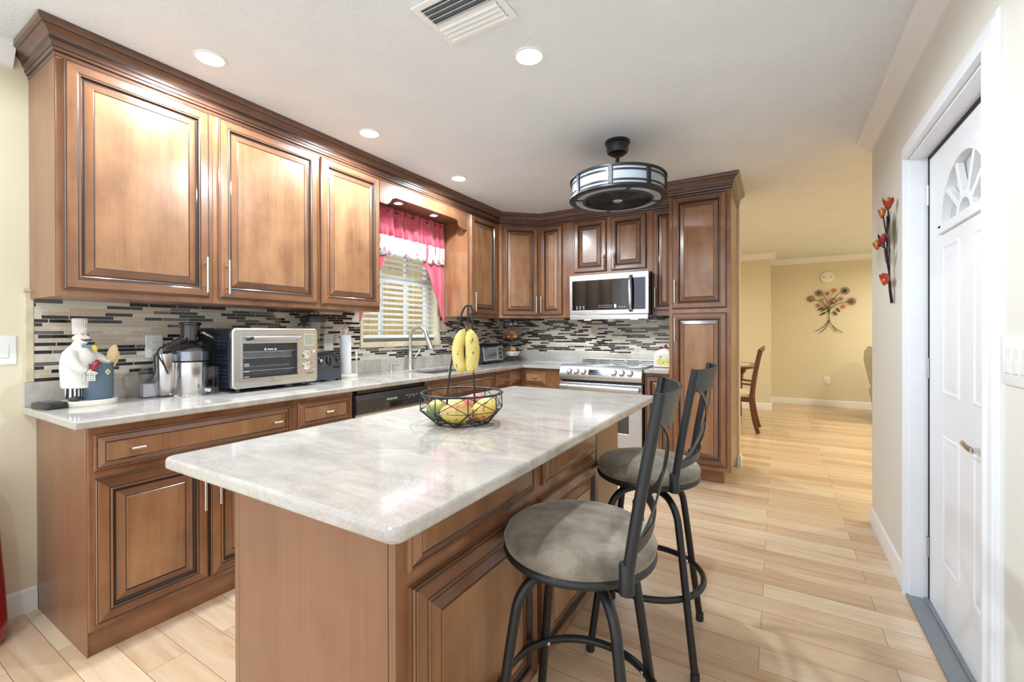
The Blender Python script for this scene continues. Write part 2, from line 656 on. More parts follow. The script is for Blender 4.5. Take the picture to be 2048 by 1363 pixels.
def tile_mat(name, axis):
    k = NT(name)
    tc = k.n('ShaderNodeTexCoord')
    sp = k.n('ShaderNodeSeparateXYZ')
    k.l(tc.outputs['Object'], sp.inputs[0])
    u, z = sp.outputs[axis.upper()], sp.outputs['Z']
    h = 0.01745
    zr = k.math('DIVIDE', k.math('ADD', z, -1.0), h)
    row = k.math('FLOOR', zr)
    fz = k.math('FRACT', zr)
    w = k.math('ADD', k.math('MULTIPLY', u, 8.6), k.math('MULTIPLY', row, 17.371))
    v1 = k.n('ShaderNodeTexVoronoi', voronoi_dimensions='1D', feature='F1')
    v2 = k.n('ShaderNodeTexVoronoi', voronoi_dimensions='1D', feature='DISTANCE_TO_EDGE')
    for v in (v1, v2):
        v.inputs['Scale'].default_value = 1.0
        v.inputs['Randomness'].default_value = 0.9
        k.l(w, v.inputs['W'])
    cs = k.n('ShaderNodeSeparateColor')
    k.l(v1.outputs['Color'], cs.inputs[0])
    r = cs.outputs[0]
    nz = k.noise(tc.outputs['Object'], 70, 4, 0.6)
    col = k.ramp(r, [(0.0, S(36, 32, 35)), (0.29, S(102, 97, 94)), (0.39, S(60, 53, 54)), (0.43, S(208, 203, 189)), (0.55, S(198, 190, 174)), (0.66, S(218, 212, 199)), (0.86, S(206, 191, 168))], 'CONSTANT')
    mott = k.ramp(nz.outputs[0], [(0.35, (0.86, 0.80, 0.74, 1)), (0.6, (1, 1, 1, 1))])
    col = k.mix(k.ramp(r, [(0.0, (0, 0, 0, 1)), (0.55, (0.8, 0.8, 0.8, 1))], 'CONSTANT'), col, mott, 'MULTIPLY')
    e1 = k.math('LESS_THAN', v2.outputs['Distance'], 0.012)
    e2 = k.math('LESS_THAN', fz, 0.055)
    e3 = k.math('GREATER_THAN', fz, 0.945)
    g = k.math('MAXIMUM', e1, k.math('MAXIMUM', e2, e3))
    col = k.mix(g, col, S(214, 207, 192))
    k.color(col)
    ro = k.ramp(r, [(0.0, (0.08,) * 3 + (1,)), (0.55, (0.4,) * 3 + (1,))], 'CONSTANT')
    k.l(k.mix(g, ro, (0.7, 0.7, 0.7, 1)), k.b.inputs['Roughness'])
    k.bump(k.math('SUBTRACT', 1.0, g), 0.4, 0.0015)
    return k.m


M['ceiling'] = ceiling_mat()
M['floor'] = floor_mat()
M['stone'] = stone_mat()
M['tile_y'] = tile_mat('mosaic_tiles_along_y', 'y')
M['tile_x'] = tile_mat('mosaic_tiles_along_x', 'x')

# ================================================================== the setting
struct = lambda name, bm, m, bevel=0, smooth=None, parent=None: tag(obj(name, bm, m, parent, smooth, bevel), kind='structure') if parent is None else obj(name, bm, m, parent, smooth, bevel)

struct('floor', box(nb(), WX - 0.15, 6.0, -1.9, 8.12, -0.08, 0.0), M['floor'])
struct('ceiling', box(nb(), WX - 0.15, 6.0, -1.9, 8.12, CH, CH + 0.08), M['ceiling'])

WY0, WY1, WZ0, WZ1 = 1.53, 2.43, 1.14, 2.20        # window opening
b = nb()
grid_solid(b, [-1.9, WY0, WY1, BY + 0.12], [0, WZ0, WZ1, CH], lambda y, z: not (WY0 < y < WY1 and WZ0 < z < WZ1), WX - 0.15, WX, 'yzx')
struct('wall_left', b, M['paint'])
struct('wall_back', box(nb(), WX, 2.478, BY, BY + 0.12, 0, CH), M['paint'])
DY0, DY1, DZ = 0.895, 1.815, 2.005                  # side door opening
b = nb()
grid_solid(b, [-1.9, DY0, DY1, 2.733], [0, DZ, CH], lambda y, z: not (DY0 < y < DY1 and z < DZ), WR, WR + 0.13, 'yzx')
struct('wall_right', b, wall_paint('paint_greyed_for_light', S(229, 226, 216)))  # same wall paint greyed, the tint of the light put into its colour
struct('wall_living', box(nb(), WR + 0.13, 6.0, 2.613, 2.733, 0, CH), M['paint'])
struct('wall_nook', box(nb(), WX - 0.15, 2.678, 7.13, 8.0, 0, CH), M['paint'])
struct('wall_far', box(nb(), WX - 0.15, 6.0, 8.0, 8.12, 0, CH), M['paint'])
struct('wall_dining', box(nb(), WX - 0.15, WX - 0.05, BY + 0.12, 7.13, 0, CH), M['paint'])
struct('wall_lounge', box(nb(), 5.9, 6.0, 2.733, 8.0, 0, CH), M['paint'])

BB = [(0, 0), (0.014, 0), (0.014, 0.07), (0.010, 0.082), (0.010, 0.09), (0.005, 0.098), (0, 0.1)]
CR = [(0, CH - 0.095), (0.010, CH - 0.095), (0.012, CH - 0.085), (0.020, CH - 0.078), (0.034, CH - 0.055), (0.052, CH - 0.032), (0.060, CH - 0.020), (0.072, CH - 0.016), (0.074, CH - 0.001), (0, CH - 0.001)]


def trim(name, path, prof):
    struct(name, sweep(nb(), path, prof), M['white'], smooth=25)


trim('baseboard_left', [(WX, -1.9), (WX, -0.266)], BB)
trim('baseboard_right', [(WR + 0.13, 2.733), (WR, 2.733), (WR, DY1 + 0.075)], BB)
trim('baseboard_back', [(2.463, BY), (2.478, BY), (2.478, BY + 0.12), (2.0, BY + 0.12)], BB)
trim('baseboard_nook', [(WX - 0.05, 7.13), (2.678, 7.13), (2.678, 8.0), (5.9, 8.0)], BB)
trim('trim_1', [(WX, -1.9), (WX, -0.33)], CR)
trim('trim_2', [(WR + 0.13, 2.733), (WR, 2.733), (WR, -1.9)], CR)
trim('trim_3', [(WX - 0.05, 7.13), (2.678, 7.13), (2.678, 8.0), (5.9, 8.0)], CR)
b = nb()
box(b, WX, WX + 0.012, -0.300, -0.272, 1.0, 1.395)
box(b, WX, WX + 0.016, -0.306, -0.272, 1.395, 1.41)
struct('trim_4', b, M['travertine'], bevel=0.003)

# window: vinyl frame, two sashes, glass, stone sill, tile border
b = nb()
fx0, fx1 = WX - 0.145, WX - 0.095
def rectframe(bm, y0, y1, z0, z1, w, x0, x1, mi=0):
    box(bm, x0, x1, y0, y0 + w, z0, z1, mi); box(bm, x0, x1, y1 - w, y1, z0, z1, mi)
    box(bm, x0, x1, y0 + w, y1 - w, z0, z0 + w, mi); box(bm, x0, x1, y0 + w, y1 - w, z1 - w, z1, mi)
rectframe(b, WY0, WY1, WZ0, WZ1, 0.045, fx0, fx1)
win = struct('window_1', b, M['white_plastic'], bevel=0.003)
b = nb()
for yy in (1.83, 2.13):
    box(b, fx0 + 0.01, fx1 - 0.005, yy - 0.014, yy + 0.014, WZ0 + 0.045, WZ1 - 0.045)
box(b, fx0 + 0.005, fx1 + 0.004, WY0 + 0.045, WY1 - 0.045, 1.655, 1.70)
obj('window_sash', b, M['white_plastic'], win, bevel=0.002)
b = nb()
box(b, fx0 + 0.02, fx0 + 0.026, WY0 + 0.045, WY1 - 0.045, WZ0 + 0.045, WZ1 - 0.045)
obj('window_pane', b, M['pane'], win)
struct('trim_5', box(nb(), WX - 0.09, WX + 0.022, WY0 - 0.03, WY1 + 0.03, WZ0 - 0.045, WZ0), M['travertine'], bevel=0.004)
b = nb()
box(b, WX, WX + 0.014, WY0 - 0.028, WY0, WZ0, 1.372)
box(b, WX, WX + 0.014, WY1, WY1 + 0.028, WZ0, 1.372)
struct('trim_6', b, M['travertine'], bevel=0.003)
FENCE = wood('fence_boards', S(158, 128, 82), S(204, 174, 118), 'y', 0.7, 0)
b = nb()
for i in range(18):
    box(b, -2.02, -2.0, 0.5, 7.0, 0.3 + i * 0.15, 0.3 + i * 0.15 + 0.15)
for yy in (0.6, 2.6, 4.6, 6.6): box(b, -2.10, -2.02, yy, yy + 0.09, -0.08, 3.0)
tag(obj('fence', b, FENCE), 'tan board fence outside seen through the blind', 'fence')

# side door: casing, jamb, slab with raised panels, fan light, lever
b = nb()
CAS = [(0, 0), (0.022, 0), (0.022, 0.012), (0.016, 0.02), (0.016, 0.05), (0.010, 0.058), (0.012, 0.068), (0.006, 0.075), (0, 0.075)]
def casing_piece(bm):
    """mitred casing round the opening on the plane x = WR, projecting towards -x"""
    path = [(DY1, 0.0), (DY1, DZ), (DY0, DZ), (DY0, 0.0)]
    dirs = [((1, 0), 1), ((1, 1), 1), ((-1, 1), 1), ((-1, 0), 1)]
    rings = []
    for (y, z), (d, _) in zip(path, dirs):
        rings.append([bm.verts.new((WR - o, y + d[0] * w, z + d[1] * w)) for o, w in CAS])
    for i in range(3):
        for j in range(len(CAS)):
            k = (j + 1) % len(CAS)
            face(bm, [rings[i][j], rings[i + 1][j], rings[i + 1][k], rings[i][k]])
    face(bm, rings[0]); face(bm, rings[-1])
casing_piece(b)
dr = struct('door_1', b, M['door_white'], smooth=25)
b = nb()
box(b, WR, WR + 0.115, DY1 - 0.012, DY1, 0, DZ)
box(b, WR, WR + 0.115, DY0, DY0 + 0.012, 0, DZ)
box(b, WR, WR + 0.115, DY0, DY1, DZ - 0.012, DZ)
obj('door_jamb', b, M['door_white'], dr, bevel=0.002)
b = nb()
box(b, WR + 0.063, WR + 0.066, DY1 - 0.026, DY1 - 0.012, 0.0, DZ - 0.012)
box(b, WR + 0.063, WR + 0.066, DY0 + 0.012, DY1 - 0.012, DZ - 0.028, DZ - 0.012)
obj('weather_strip', b, M['rubber'], dr)
PX = WR + 0.066                                   # face of the door slab
AY, AZ, AR, AH = 1.345, 1.635, 0.262, 0.245       # fan light: centre, spring line, half width, height
b = nb()
# slab with an arched hole: polygon strips round the arch
y0, y1, zt = DY0 + 0.016, DY1 - 0.022, DZ - 0.024
NA = 24
arc = [(AY + AR * math.cos(PI * i / NA), AZ + AH * math.sin(PI * i / NA)) for i in range(NA + 1)]
def slab_cap(bm, x):
    vv = {}
    def v(p):
        k = (round(p[0], 5), round(p[1], 5))
        if k not in vv: vv[k] = bm.verts.new((x, p[0], p[1]))
        return vv[k]
    face(bm, [v((y0, 0.012)), v((y1, 0.012)), v((y1, AZ)), v(arc[0]), v(arc[-1]), v((y0, AZ))])
    out = [(y1, AZ)] + [(y1, zt) if i == NA // 4 else None for i in range(1)]
    rim = []
    for i in range(NA + 1):
        a = PI * i / NA
        t = min((y1 - AY) / max(1e-6, math.cos(a)) if math.cos(a) > 0 else 1e9, (AY - y0) / max(1e-6, -math.cos(a)) if math.cos(a) < 0 else 1e9, (zt - AZ) / max(1e-6, math.sin(a)))
        rim.append((AY + t * math.cos(a), AZ + t * math.sin(a)))
    for i in range(NA):
        quad = [v(arc[i]), v(rim[i]), v(rim[i + 1]), v(arc[i + 1])]
        for cy in (y1, y0):
            if (rim[i][0] - cy) * (rim[i + 1][0] - cy) == 0 and abs(rim[i][1] - zt) > 1e-4 and abs(rim[i + 1][1] - zt) < 1e-4 or (abs(rim[i][1] - zt) < 1e-4 and abs(rim[i + 1][0] - cy) < 1e-4 and abs(rim[i + 1][1] - zt) > 1e-4):
                quad = [v(arc[i]), v(rim[i]), v((cy, zt)), v(rim[i + 1]), v(arc[i + 1])]
        face(bm, quad)
    return [v(p) for p in arc]
fr = slab_cap(b, PX)
bk = slab_cap(b, PX + 0.04)
for i in range(NA): face(b, [fr[i], fr[i + 1], bk[i + 1], bk[i]])
face(b, [fr[0], fr[-1], bk[-1], bk[0]])
# raised panels pressed into the face
def pressed(bm, ya, yb, za, zb):
    loops = [(0, 0.002), (0.005, -0.004), (0.012, -0.0045), (0.018, -0.0012), (0.024, -0.0012), (0.032, -0.002), (0.05, -0.0045)]
    prev = None
    for ins, dx in loops:
        ring = [bm.verts.new((PX + dx, p, q)) for p, q in ((ya + ins, za + ins), (yb - ins, za + ins), (yb - ins, zb - ins), (ya + ins, zb - ins))]
        if prev:
            for i in range(4): face(bm, [prev[i], prev[(i + 1) % 4], ring[(i + 1) % 4], ring[i]])
        prev = ring
    face(bm, prev)
for ya, yb, za, zb in ((1.41, 1.60, 0.955, 1.565), (1.08, 1.27, 0.955, 1.565), (1.41, 1.60, 0.26, 0.79), (1.08, 1.27, 0.26, 0.79)):
    pressed(b, ya, yb, za, zb)
slab = obj('door_panel', b, M['door_white'], dr)
b = nb()
def arch_band(bm, r0, r1, h0, h1, x0, x1, n=32):
    pr = None
    for i in range(n + 1):
        a = PI * i / n
        q = [bm.verts.new((x, AY + r * math.cos(a), AZ + h * math.sin(a))) for x, r, h in ((x0, r0, h0), (x0, r1, h1), (x1, r1, h1), (x1, r0, h0))]
        if pr:
            for j in range(4): face(bm, [pr[j], pr[(j + 1) % 4], q[(j + 1) % 4], q[j]])
        else: face(bm, q)
        pr = q
    face(bm, pr)
arch_band(b, AR - 0.022, AR + 0.014, AH - 0.022, AH + 0.014, PX - 0.012, PX + 0.02)
box(b, PX - 0.012, PX + 0.02, AY - AR - 0.02, AY + AR + 0.02, AZ - 0.022, AZ + 0.012)
arch_band(b, 0.06, 0.085, 0.06, 0.085, PX - 0.006, PX + 0.02, 16)
for a in (38, 68, 112, 142):
    a = math.radians(a)
    d = V((0, math.cos(a), math.sin(a)))
    p0, p1 = V((PX + 0.005, AY, AZ)) + d * 0.075, V((PX + 0.005, AY + (AR - 0.01) * math.cos(a), AZ + (AH - 0.01) * math.sin(a)))
    s = V((0, -d.z, d.y)) * 0.011
    q = [[bm_v for bm_v in (b.verts.new(p + s + V((-0.01, 0, 0))), b.verts.new(p - s + V((-0.01, 0, 0))), b.verts.new(p - s + V((0.012, 0, 0))), b.verts.new(p + s + V((0.012, 0, 0))))] for p in (p0, p1)]
    for j in range(4): face(b, [q[0][j], q[0][(j + 1) % 4], q[1][(j + 1) % 4], q[1][j]])
    face(b, q[0]); face(b, q[1])
obj('fan_light_frame', b, M['door_white'], dr, bevel=0.002)
b = nb()
prism(b, [(p[0], p[1]) for p in arc], 0.018, 0.022, mx=frame_mx((PX, 0, 0), (0, 1, 0), (0, 0, 1)))
k = NT('frosted_glass'); k.set(Base_Color=S(196, 198, 196), Roughness=0.25)
vec = k.coord((1, 14, 1), rnd=False)
k.color(k.ramp(k.noise(vec, 2.5, 2).outputs[0], [(0.35, S(150, 152, 150)), (0.6, S(205, 206, 204))]))
obj('fan_light_pane', b, k.m, dr)
b = nb()
lathe(b, [(0.0, 0), (0.03, 0), (0.03, 0.006), (0.026, 0.009), (0, 0.009)], 24, mx=frame_mx((PX, 1.12, 0.83), (0, 1, 0), (0, 0, 1)) @ Matrix.Diagonal((1, 1, -1, 1)))
cyl(b, (PX, 1.12, 0.83), (PX - 0.045, 1.12, 0.83), 0.009)
tube(b, spline([(PX - 0.045, 1.115, 0.83), (PX - 0.048, 1.15, 0.832), (PX - 0.046, 1.19, 0.836), (PX - 0.04, 1.225, 0.832)]), 0.009, 10, flat=(0.8, 1.2))
obj('door_handle', b, M['nickel'], dr, smooth=40)
b = nb()
for z in (0.25, 1.05, 1.82):
    cyl(b, (PX - 0.004, DY1 - 0.02, z - 0.045), (PX - 0.004, DY1 - 0.02, z + 0.045), 0.006, 10)
obj('door_hinge', b, M['nickel'], dr, smooth=40)
b = nb()
box(b, WR - 0.012, WR + 0.062, DY0 - 0.0, DY1, 0.0, 0.012)
box(b, WR + 0.05, WR + 0.075, DY0, DY1, 0.0, 0.02)
obj('door_threshold', b, M['threshold'], dr, bevel=0.003)

# downlights -------------------------------------------------------
def down_spot(x, y, z, r, label, power, group, soff=False):
    t = thing('recessed_light', label, 'ceiling light', (x, y, z), 0, group)
    b = nb()
    lathe(b, [(r * 0.9, -0.001), (r * 1.0, -0.006), (r * 1.14, -0.005), (r * 1.18, 0.0), (r * 0.9, 0.0)], 40, ring=True)
    obj('light_trim', b, M['white_plastic'], t, smooth=40)
    b = nb()
    lathe(b, [(0, -0.0035), (r * 0.9, -0.0035), (r * 0.9, -0.0005), (0, -0.0005)], 40)
    obj('light_lens', b, M['lamp'], t)
    bulb_lamp('down_spot', (x, y, z - 0.022), power)
    return t


LG = 'recessed ceiling lights'
down_spot(0.595, 0.150, CH, 0.054, 'round lit ceiling light above the large end wall cabinet', P_DOWN, LG)
down_spot(0.615, 1.035, CH, 0.056, 'round lit ceiling light in front of the third wall cabinet', P_DOWN, LG)
down_spot(0.590, 1.960, CH, 0.056, 'round lit ceiling light in front of the window panel', P_DOWN, LG)
down_spot(1.825, 0.877, CH, 0.058, 'round lit ceiling light beside the air vent', P_DOWN, LG)
for x, y in ((0.6, -1.0), (1.8, -1.2)):
    bulb_lamp('down_spot', (x, y, CH - 0.022), P_DOWN * 0.45)  # added fill behind the camera, unseen and without fixtures
for x, y in ((0.9, 5.4), (4.9, 4.4), (4.9, 6.6), (3.4, 3.3)):
    if (x, y) != (3.4, 3.3): lamp('far_room_fill', (x, y, CH - 0.06), P_FAR, 0.35, WARM, 170)  # unseen warm lamps added to light the far room
# ================================================================== cabinets
# local frame of a cabinet: x to the right along its front, y into the cabinet, z up; the front is y = 0
DM = [M['wood_z'], M['rail'], M['glaze'], M['field']]


def loops_face(bm, x0, x1, z0, z1, loops, back=True):
    """rectangular rings (inset, y, mat of the upright sides, mat of the level sides)"""
    prev = None
    first = None
    for ins, y, mu, ml in loops:
        r = [bm.verts.new((px, y, pz)) for px, pz in ((x0 + ins, z0 + ins), (x1 - ins, z0 + ins), (x1 - ins, z1 - ins), (x0 + ins, z1 - ins))]
        if prev:
            for i in range(4):
                face(bm, [prev[i], prev[(i + 1) % 4], r[(i + 1) % 4], r[i]], ml if i in (0, 2) else mu)
        else: first = r
        prev = r
    face(bm, prev, 3)
    if back: face(bm, first[::-1], 0)


def door_loops(w):
    f = min(0.052, w * 0.22)
    k = 1.0 if w > 0.25 else max(0.35, w / 0.25)
    return [(0, 0, 0, 1), (0, -0.012, 0, 1), (0.002, -0.0145, 2, 2), (0.005, -0.0185, 0, 1), (0.008, -0.0185, 2, 2), (0.0095, -0.0205, 0, 1), (f - 0.012, -0.0205, 0, 1), (f - 0.008, -0.0195, 2, 2),
            (f - 0.002, -0.0215, 0, 1), (f + 0.002, -0.0125, 2, 2), (f + 0.005, -0.0105, 2, 2), (f + 0.011, -0.011, 2, 2), (f + 0.011 + 0.026 * k, -0.0175, 0, 1), (f + 0.0145 + 0.026 * k, -0.0162, 2, 2), (f + 0.017 + 0.026 * k, -0.018, 0, 1)]


def drawer_loops(h):
    k = min(1.0, h / 0.14)
    return [(0, 0, 0, 1), (0, -0.008, 0, 1), (0.003, -0.0105, 0, 1), (0.008 * k, -0.011, 0, 1), (0.011 * k, -0.0095, 2, 2), (0.014 * k, -0.012, 0, 1), (0.030 * k, -0.019, 0, 1), (0.033 * k, -0.0172, 2, 2), (0.036 * k, -0.0205, 0, 1)]


def bar_handle(parent, x, z0, z1, yf=-0.0205):
    b = nb()
    cyl(b, (x, yf - 0.030, z0), (x, yf - 0.030, z1), 0.0058, 12)
    for z in (z0 + 0.032, z1 - 0.032):
        cyl(b, (x, yf + 0.002, z), (x, yf - 0.03, z), 0.0042, 10)
    return obj('handle', b, M['nickel'], parent, smooth=40)


def pull(parent, x, z, yf=-0.0205, w=0.045):
    b = nb()
    cyl(b, (x - w / 2, yf - 0.026, z), (x + w / 2, yf - 0.026, z), 0.0056, 12)
    cyl(b, (x, yf + 0.002, z), (x, yf - 0.026, z), 0.0058, 10)
    return obj('handle', b, M['nickel'], parent, smooth=40)


def cabinet(name, label, origin, rz, w, d, h, fronts, cat='cabinet', group=None, toe=None, sides=True, poly=None):
    """fronts: ('door',x0,x1,z0,z1,handle_x,hz0,hz1) / ('drawer',x0,x1,z0,z1,[pull xs])"""
    t = thing(name, label, cat, origin, rz, group)
    b = nb()
    zb = toe[0] if toe else 0.0
    if poly:
        prism(b, poly, zb, h)
    else:
        box(b, 0.0, w, 0.0, d, zb, h)
    c = obj('carcass', b, [M['wood_z']], t, bevel=0.0015, seg=1)
    if toe:
        b = nb()
        box(b, toe[2] if len(toe) > 2 else 0.0, w - (toe[3] if len(toe) > 3 else 0.0), toe[1], d, 0.0, zb)
        obj('toe_kick', b, [M['wood_x']], t)
    for f in fronts:
        if f[0] == 'door':
            b = nb()
            loops_face(b, f[1], f[2], f[3], f[4], door_loops(min(f[2] - f[1], f[4] - f[3])))
            o = obj('door', b, DM, t)
            if f[5] is not None: bar_handle(o, f[5], f[6], f[7])
        else:
            b = nb()
            loops_face(b, f[1], f[2], f[3], f[4], drawer_loops(f[4] - f[3]))
            o = obj('drawer', b, DM, t)
            for px in f[5]: pull(o, px, 0.5 * (f[3] + f[4]))
    return t


R90 = PI / 2
WG = 'stained wood wall cabinets'
BG = 'stained wood base cabinets'
Z0 = 1.365
HT = CH - 0.004 - Z0
dz0, dz1 = 0.028, 0.952       # door bottom / top in the wall cabinets
L0 = -0.281
UD = UF - WX


def upper_left(label, y0, y1, dy0, dy1, hx):
    x0, x1 = dy0 - y0, dy1 - y0
    return cabinet('wall_cabinet', label, (UF, y0, Z0), R90, y1 - y0, UD, HT, [('door', x0, x1, dz0, dz1, hx - y0, 0.05, 0.225)], group=WG)


a = upper_left('large stained wood wall cabinet at the free end above the chef figurine', L0, 0.289, -0.262, 0.268, 0.243)
b = nb()                       # finished end panel of the run
box(b, -0.0025, 0.0, 0.004, UD, 0.0, HT)
obj('end_panel', b, M['side'], a)
upper_left('wide stained wood wall cabinet above the stainless toaster oven', 0.290, 0.893, 0.312, 0.880, 0.345)
upper_left('narrower stained wood wall cabinet left of the curtained window', 0.894, 1.392, 0.905, 1.378, 1.362)
upper_left('narrow stained wood wall cabinet right of the curtained window', 2.445, 2.978, 2.480, 2.925, 2.515)
# diagonal corner cabinet
r2 = math.sqrt(0.5)
DW = (UB - 2.98) / r2
poly_w = [(UF, 2.981), (UF + UB - 2.981, UB), (UF + UB - 2.981, BY), (WX, BY), (WX, 2.981)]
mxl = Matrix.Rotation(-PI / 4, 4, 'Z') @ Matrix.Translation((-UF, -2.981, 0))
poly_l = [tuple((mxl @ V((p[0], p[1], 0)))[:2]) for p in poly_w]
cabinet('wall_cabinet', 'stained wood corner wall cabinet set at an angle', (UF, 2.981, Z0), PI / 4, DW, 0.3, HT,
        [('door', 0.035, DW - 0.03, dz0, dz1, DW - 0.055, 0.055, 0.225)], group=WG, poly=poly_l)
XD = UF + UB - 2.981
cabinet('wall_cabinet', 'narrow stained wood wall cabinet between corner and microwave', (XD + 0.001, UB, Z0), 0, 1.0 - XD - 0.002, BY - UB, HT,
        [('door', 0.012, 0.262, dz0, dz1, 0.034, 0.055, 0.225)], group=WG)
cabinet('wall_cabinet', 'short two door stained wood cabinet over the microwave', (1.0, UB, 1.772), 0, 0.785, BY - UB, CH - 0.004 - 1.772,
        [('door', 0.018, 0.352, 0.036, 0.545, 0.327, 0.055, 0.20), ('door', 0.400, 0.735, 0.036, 0.545, 0.428, 0.055, 0.20)], group=WG)
cabinet('wall_cabinet', 'very narrow stained wood wall cabinet between microwave and pantry', (1.786, UB, Z0), 0, 0.213, BY - UB, HT,
        [('door', 0.014, 0.206, 0.045, dz1, 0.034, 0.075, 0.255)], group=WG)
PFY = 2.975
p = cabinet('pantry_cabinet', 'tall stained wood pantry cabinet with two stacked doors', (2.0, PFY, 0), 0, 0.463, BY - PFY, CH - 0.004,
            [('door', 0.028, 0.432, 1.405, 2.318, 0.05, 1.455, 1.642), ('door', 0.028, 0.432, 0.152, 1.368, 0.05, 1.138, 1.325)], toe=(0.112, 0.075, 0.0, 0.06))
# bridge panel with soffit over the window
t = thing('window_bridge_panel', 'stained wood panel bridging the cabinets above the window', 'valance', (UF, 1.393, 2.16), R90)
b = nb()
zt = CH - 0.004 - 2.16
w = 2.444 - 1.393
prof = [(0, zt), (0, 0.0)]
left = [(0.0, 0.0), (0.075, 0.0), (0.10, 0.016), (0.125, 0.052), (0.165, 0.068)]
poly = left + [(w - x, z) for x, z in reversed(left)] + [(w, zt), (0, zt)]
prism(b, poly, 0.0, 0.018, mx=Matrix(((1, 0, 0, 0), (0, 0, 1, 0), (0, 1, 0, 0), (0, 0, 0, 1))))
obj('apron', b, M['rail'], t, bevel=0.002)
b = nb()
box(b, 0, w, 0.018, UD - 0.002, 0.085, 0.103)
obj('soffit_board', b, M['rail'], t)
for yy, lb in ((1.70, 'small lit puck light under the window panel above the curtain middle'), (2.125, 'small lit puck light under the window panel at the curtain right end')):
    q = thing('recessed_light', lb, 'light', (0.185, yy, 2.245), 0, 'puck lights over the window')
    bb = nb()
    lathe(bb, [(0.032, -0.001), (0.036, -0.006), (0.042, -0.004), (0.043, 0.0), (0.032, 0.0)], 28, ring=True)
    obj('light_trim', bb, M['nickel'], q, smooth=40)
    bb = nb()
    lathe(bb, [(0, -0.004), (0.032, -0.004), (0.032, -0.0005), (0, -0.0005)], 28)
    obj('light_lens', bb, M['puck'], q)
    lamp('puck_light', (0.185, yy, 2.235), P_SOFFIT, 0.05, spread=110)

# dark wood cornice along all wall cabinets
CP = [(-0.001, 2.322), (0.004, 2.322), (0.006, 2.330), (0.003, 2.336), (0.010, 2.340), (0.012, 2.350), (0.016, 2.353), (0.016, 2.366), (0.022, 2.372), (0.024, 2.386), (0.032, 2.402), (0.046, 2.414),
      (0.050, 2.418), (0.058, 2.424), (0.060, 2.430), (0.060, CH - 0.002), (-0.001, CH - 0.002)]
cmi = [0] * len(CP)
for i in (3, 5, 8, 11): cmi[i] = 1
b = nb()
sweep(b, [(WX, L0), (UF, L0), (UF, 2.981), (XD, UB), (1.999, UB), (1.999, PFY), (2.463, PFY), (2.463, BY)], CP, mis=cmi)
tag(obj('cornice', b, [M['crown'], M['glaze']], smooth=30), 'dark stained wood crown moulding along the cabinet tops', 'crown moulding')

# ---------------------------------------------------------------- base run on the left wall
BD = BF - WX
HB = 0.864
TOE = (0.095, 0.012)
LB = -0.262
a = cabinet('base_cabinet', 'wide two door stained wood base cabinet at the counter free end', (BF, LB, 0), R90, 0.822, BD, HB,
            [('drawer', 0.016, 0.795, 0.695, 0.832, [0.139, 0.708]), ('door', 0.016, 0.402, 0.118, 0.667, 0.375, 0.435, 0.625), ('door', 0.409, 0.795, 0.118, 0.667, 0.437, 0.445, 0.63)], toe=TOE, group=BG)
b = nb()
box(b, -0.0025, 0.0, 0.004, BD, 0.0, HB)
obj('end_panel', b, M['side'], a)
cabinet('base_cabinet', 'stained wood base cabinet with drawer left of the dishwasher', (BF, 0.561, 0), R90, 0.375, BD, HB,
        [('drawer', 0.018, 0.352, 0.70, 0.842, [0.185]), ('door', 0.018, 0.352, 0.118, 0.667, 0.32, 0.45, 0.63)], toe=TOE, group=BG)
cabinet('sink_cabinet', 'stained wood sink base cabinet right of the dishwasher', (BF, 1.578, 0), R90, 0.917, BD, HB - 0.19,
        [('door', 0.02, 0.452, 0.118, 0.655, 0.42, 0.45, 0.63), ('door', 0.465, 0.897, 0.118, 0.655, 0.495, 0.45, 0.63)], toe=TOE, group=BG)
t = bpy.data.objects['sink_cabinet']
b = nb()
box(b, 0, 0.917, 0.0, 0.02, HB - 0.19, HB)
obj('front_rail', b, M['wood_x'], t)
b = nb()
loops_face(b, 0.02, 0.897, 0.70, 0.835, drawer_loops(0.135))
obj('drawer', b, DM, t)
cabinet('base_cabinet', 'narrow one drawer stained wood base cabinet right of the sink', (BF, 2.496, 0), R90, 0.242, BD, HB,
        [('drawer', 0.016, 0.226, 0.70, 0.842, [0.175]), ('door', 0.016, 0.226, 0.118, 0.667, 0.04, 0.45, 0.63)], toe=TOE, group=BG)
RF = BY - 0.61                    # front of the back base run
t = thing('corner_base_cabinet', 'stained wood corner base cabinet with two drawer fronts in the inside corner', 'cabinet', (BF, RF, 0), 0, BG)
b = nb()
prism(b, [(WX - BF, 2.739 - RF), (0, 2.739 - RF), (0, 0), (0.445, 0), (0.445, BY - RF), (WX - BF, BY - RF)], TOE[0], HB)
obj('carcass', b, M['wood_z'], t, bevel=0.0015, seg=1)
b = nb()
prism(b, [(WX - BF, 2.739 - RF), (-TOE[1], 2.739 - RF), (-TOE[1], TOE[1]), (0.445, TOE[1]), (0.445, BY - RF), (WX - BF, BY - RF)], 0.0, TOE[0])
obj('toe_kick', b, M['wood_x'], t)
rot = Matrix.Translation((0, 2.739 - RF, 0)) @ Matrix.Rotation(R90, 4, 'Z')
for kind, x0, x1, z0, z1, hx, m in (('drawer', 0.02, 0.245, 0.70, 0.845, 0.12, rot), ('door', 0.02, 0.245, 0.118, 0.667, None, rot), ('drawer', 0.025, 0.27, 0.70, 0.842, 0.16, None), ('door', 0.025, 0.27, 0.118, 0.667, None, None)):
    b = nb()
    loops_face(b, x0, x1, z0, z1, drawer_loops(z1 - z0) if kind == 'drawer' else door_loops(x1 - x0))
    o = obj(kind, b, DM, t)
    if m: o.matrix_local = m
    if hx: pull(o, hx, 0.5 * (z0 + z1))
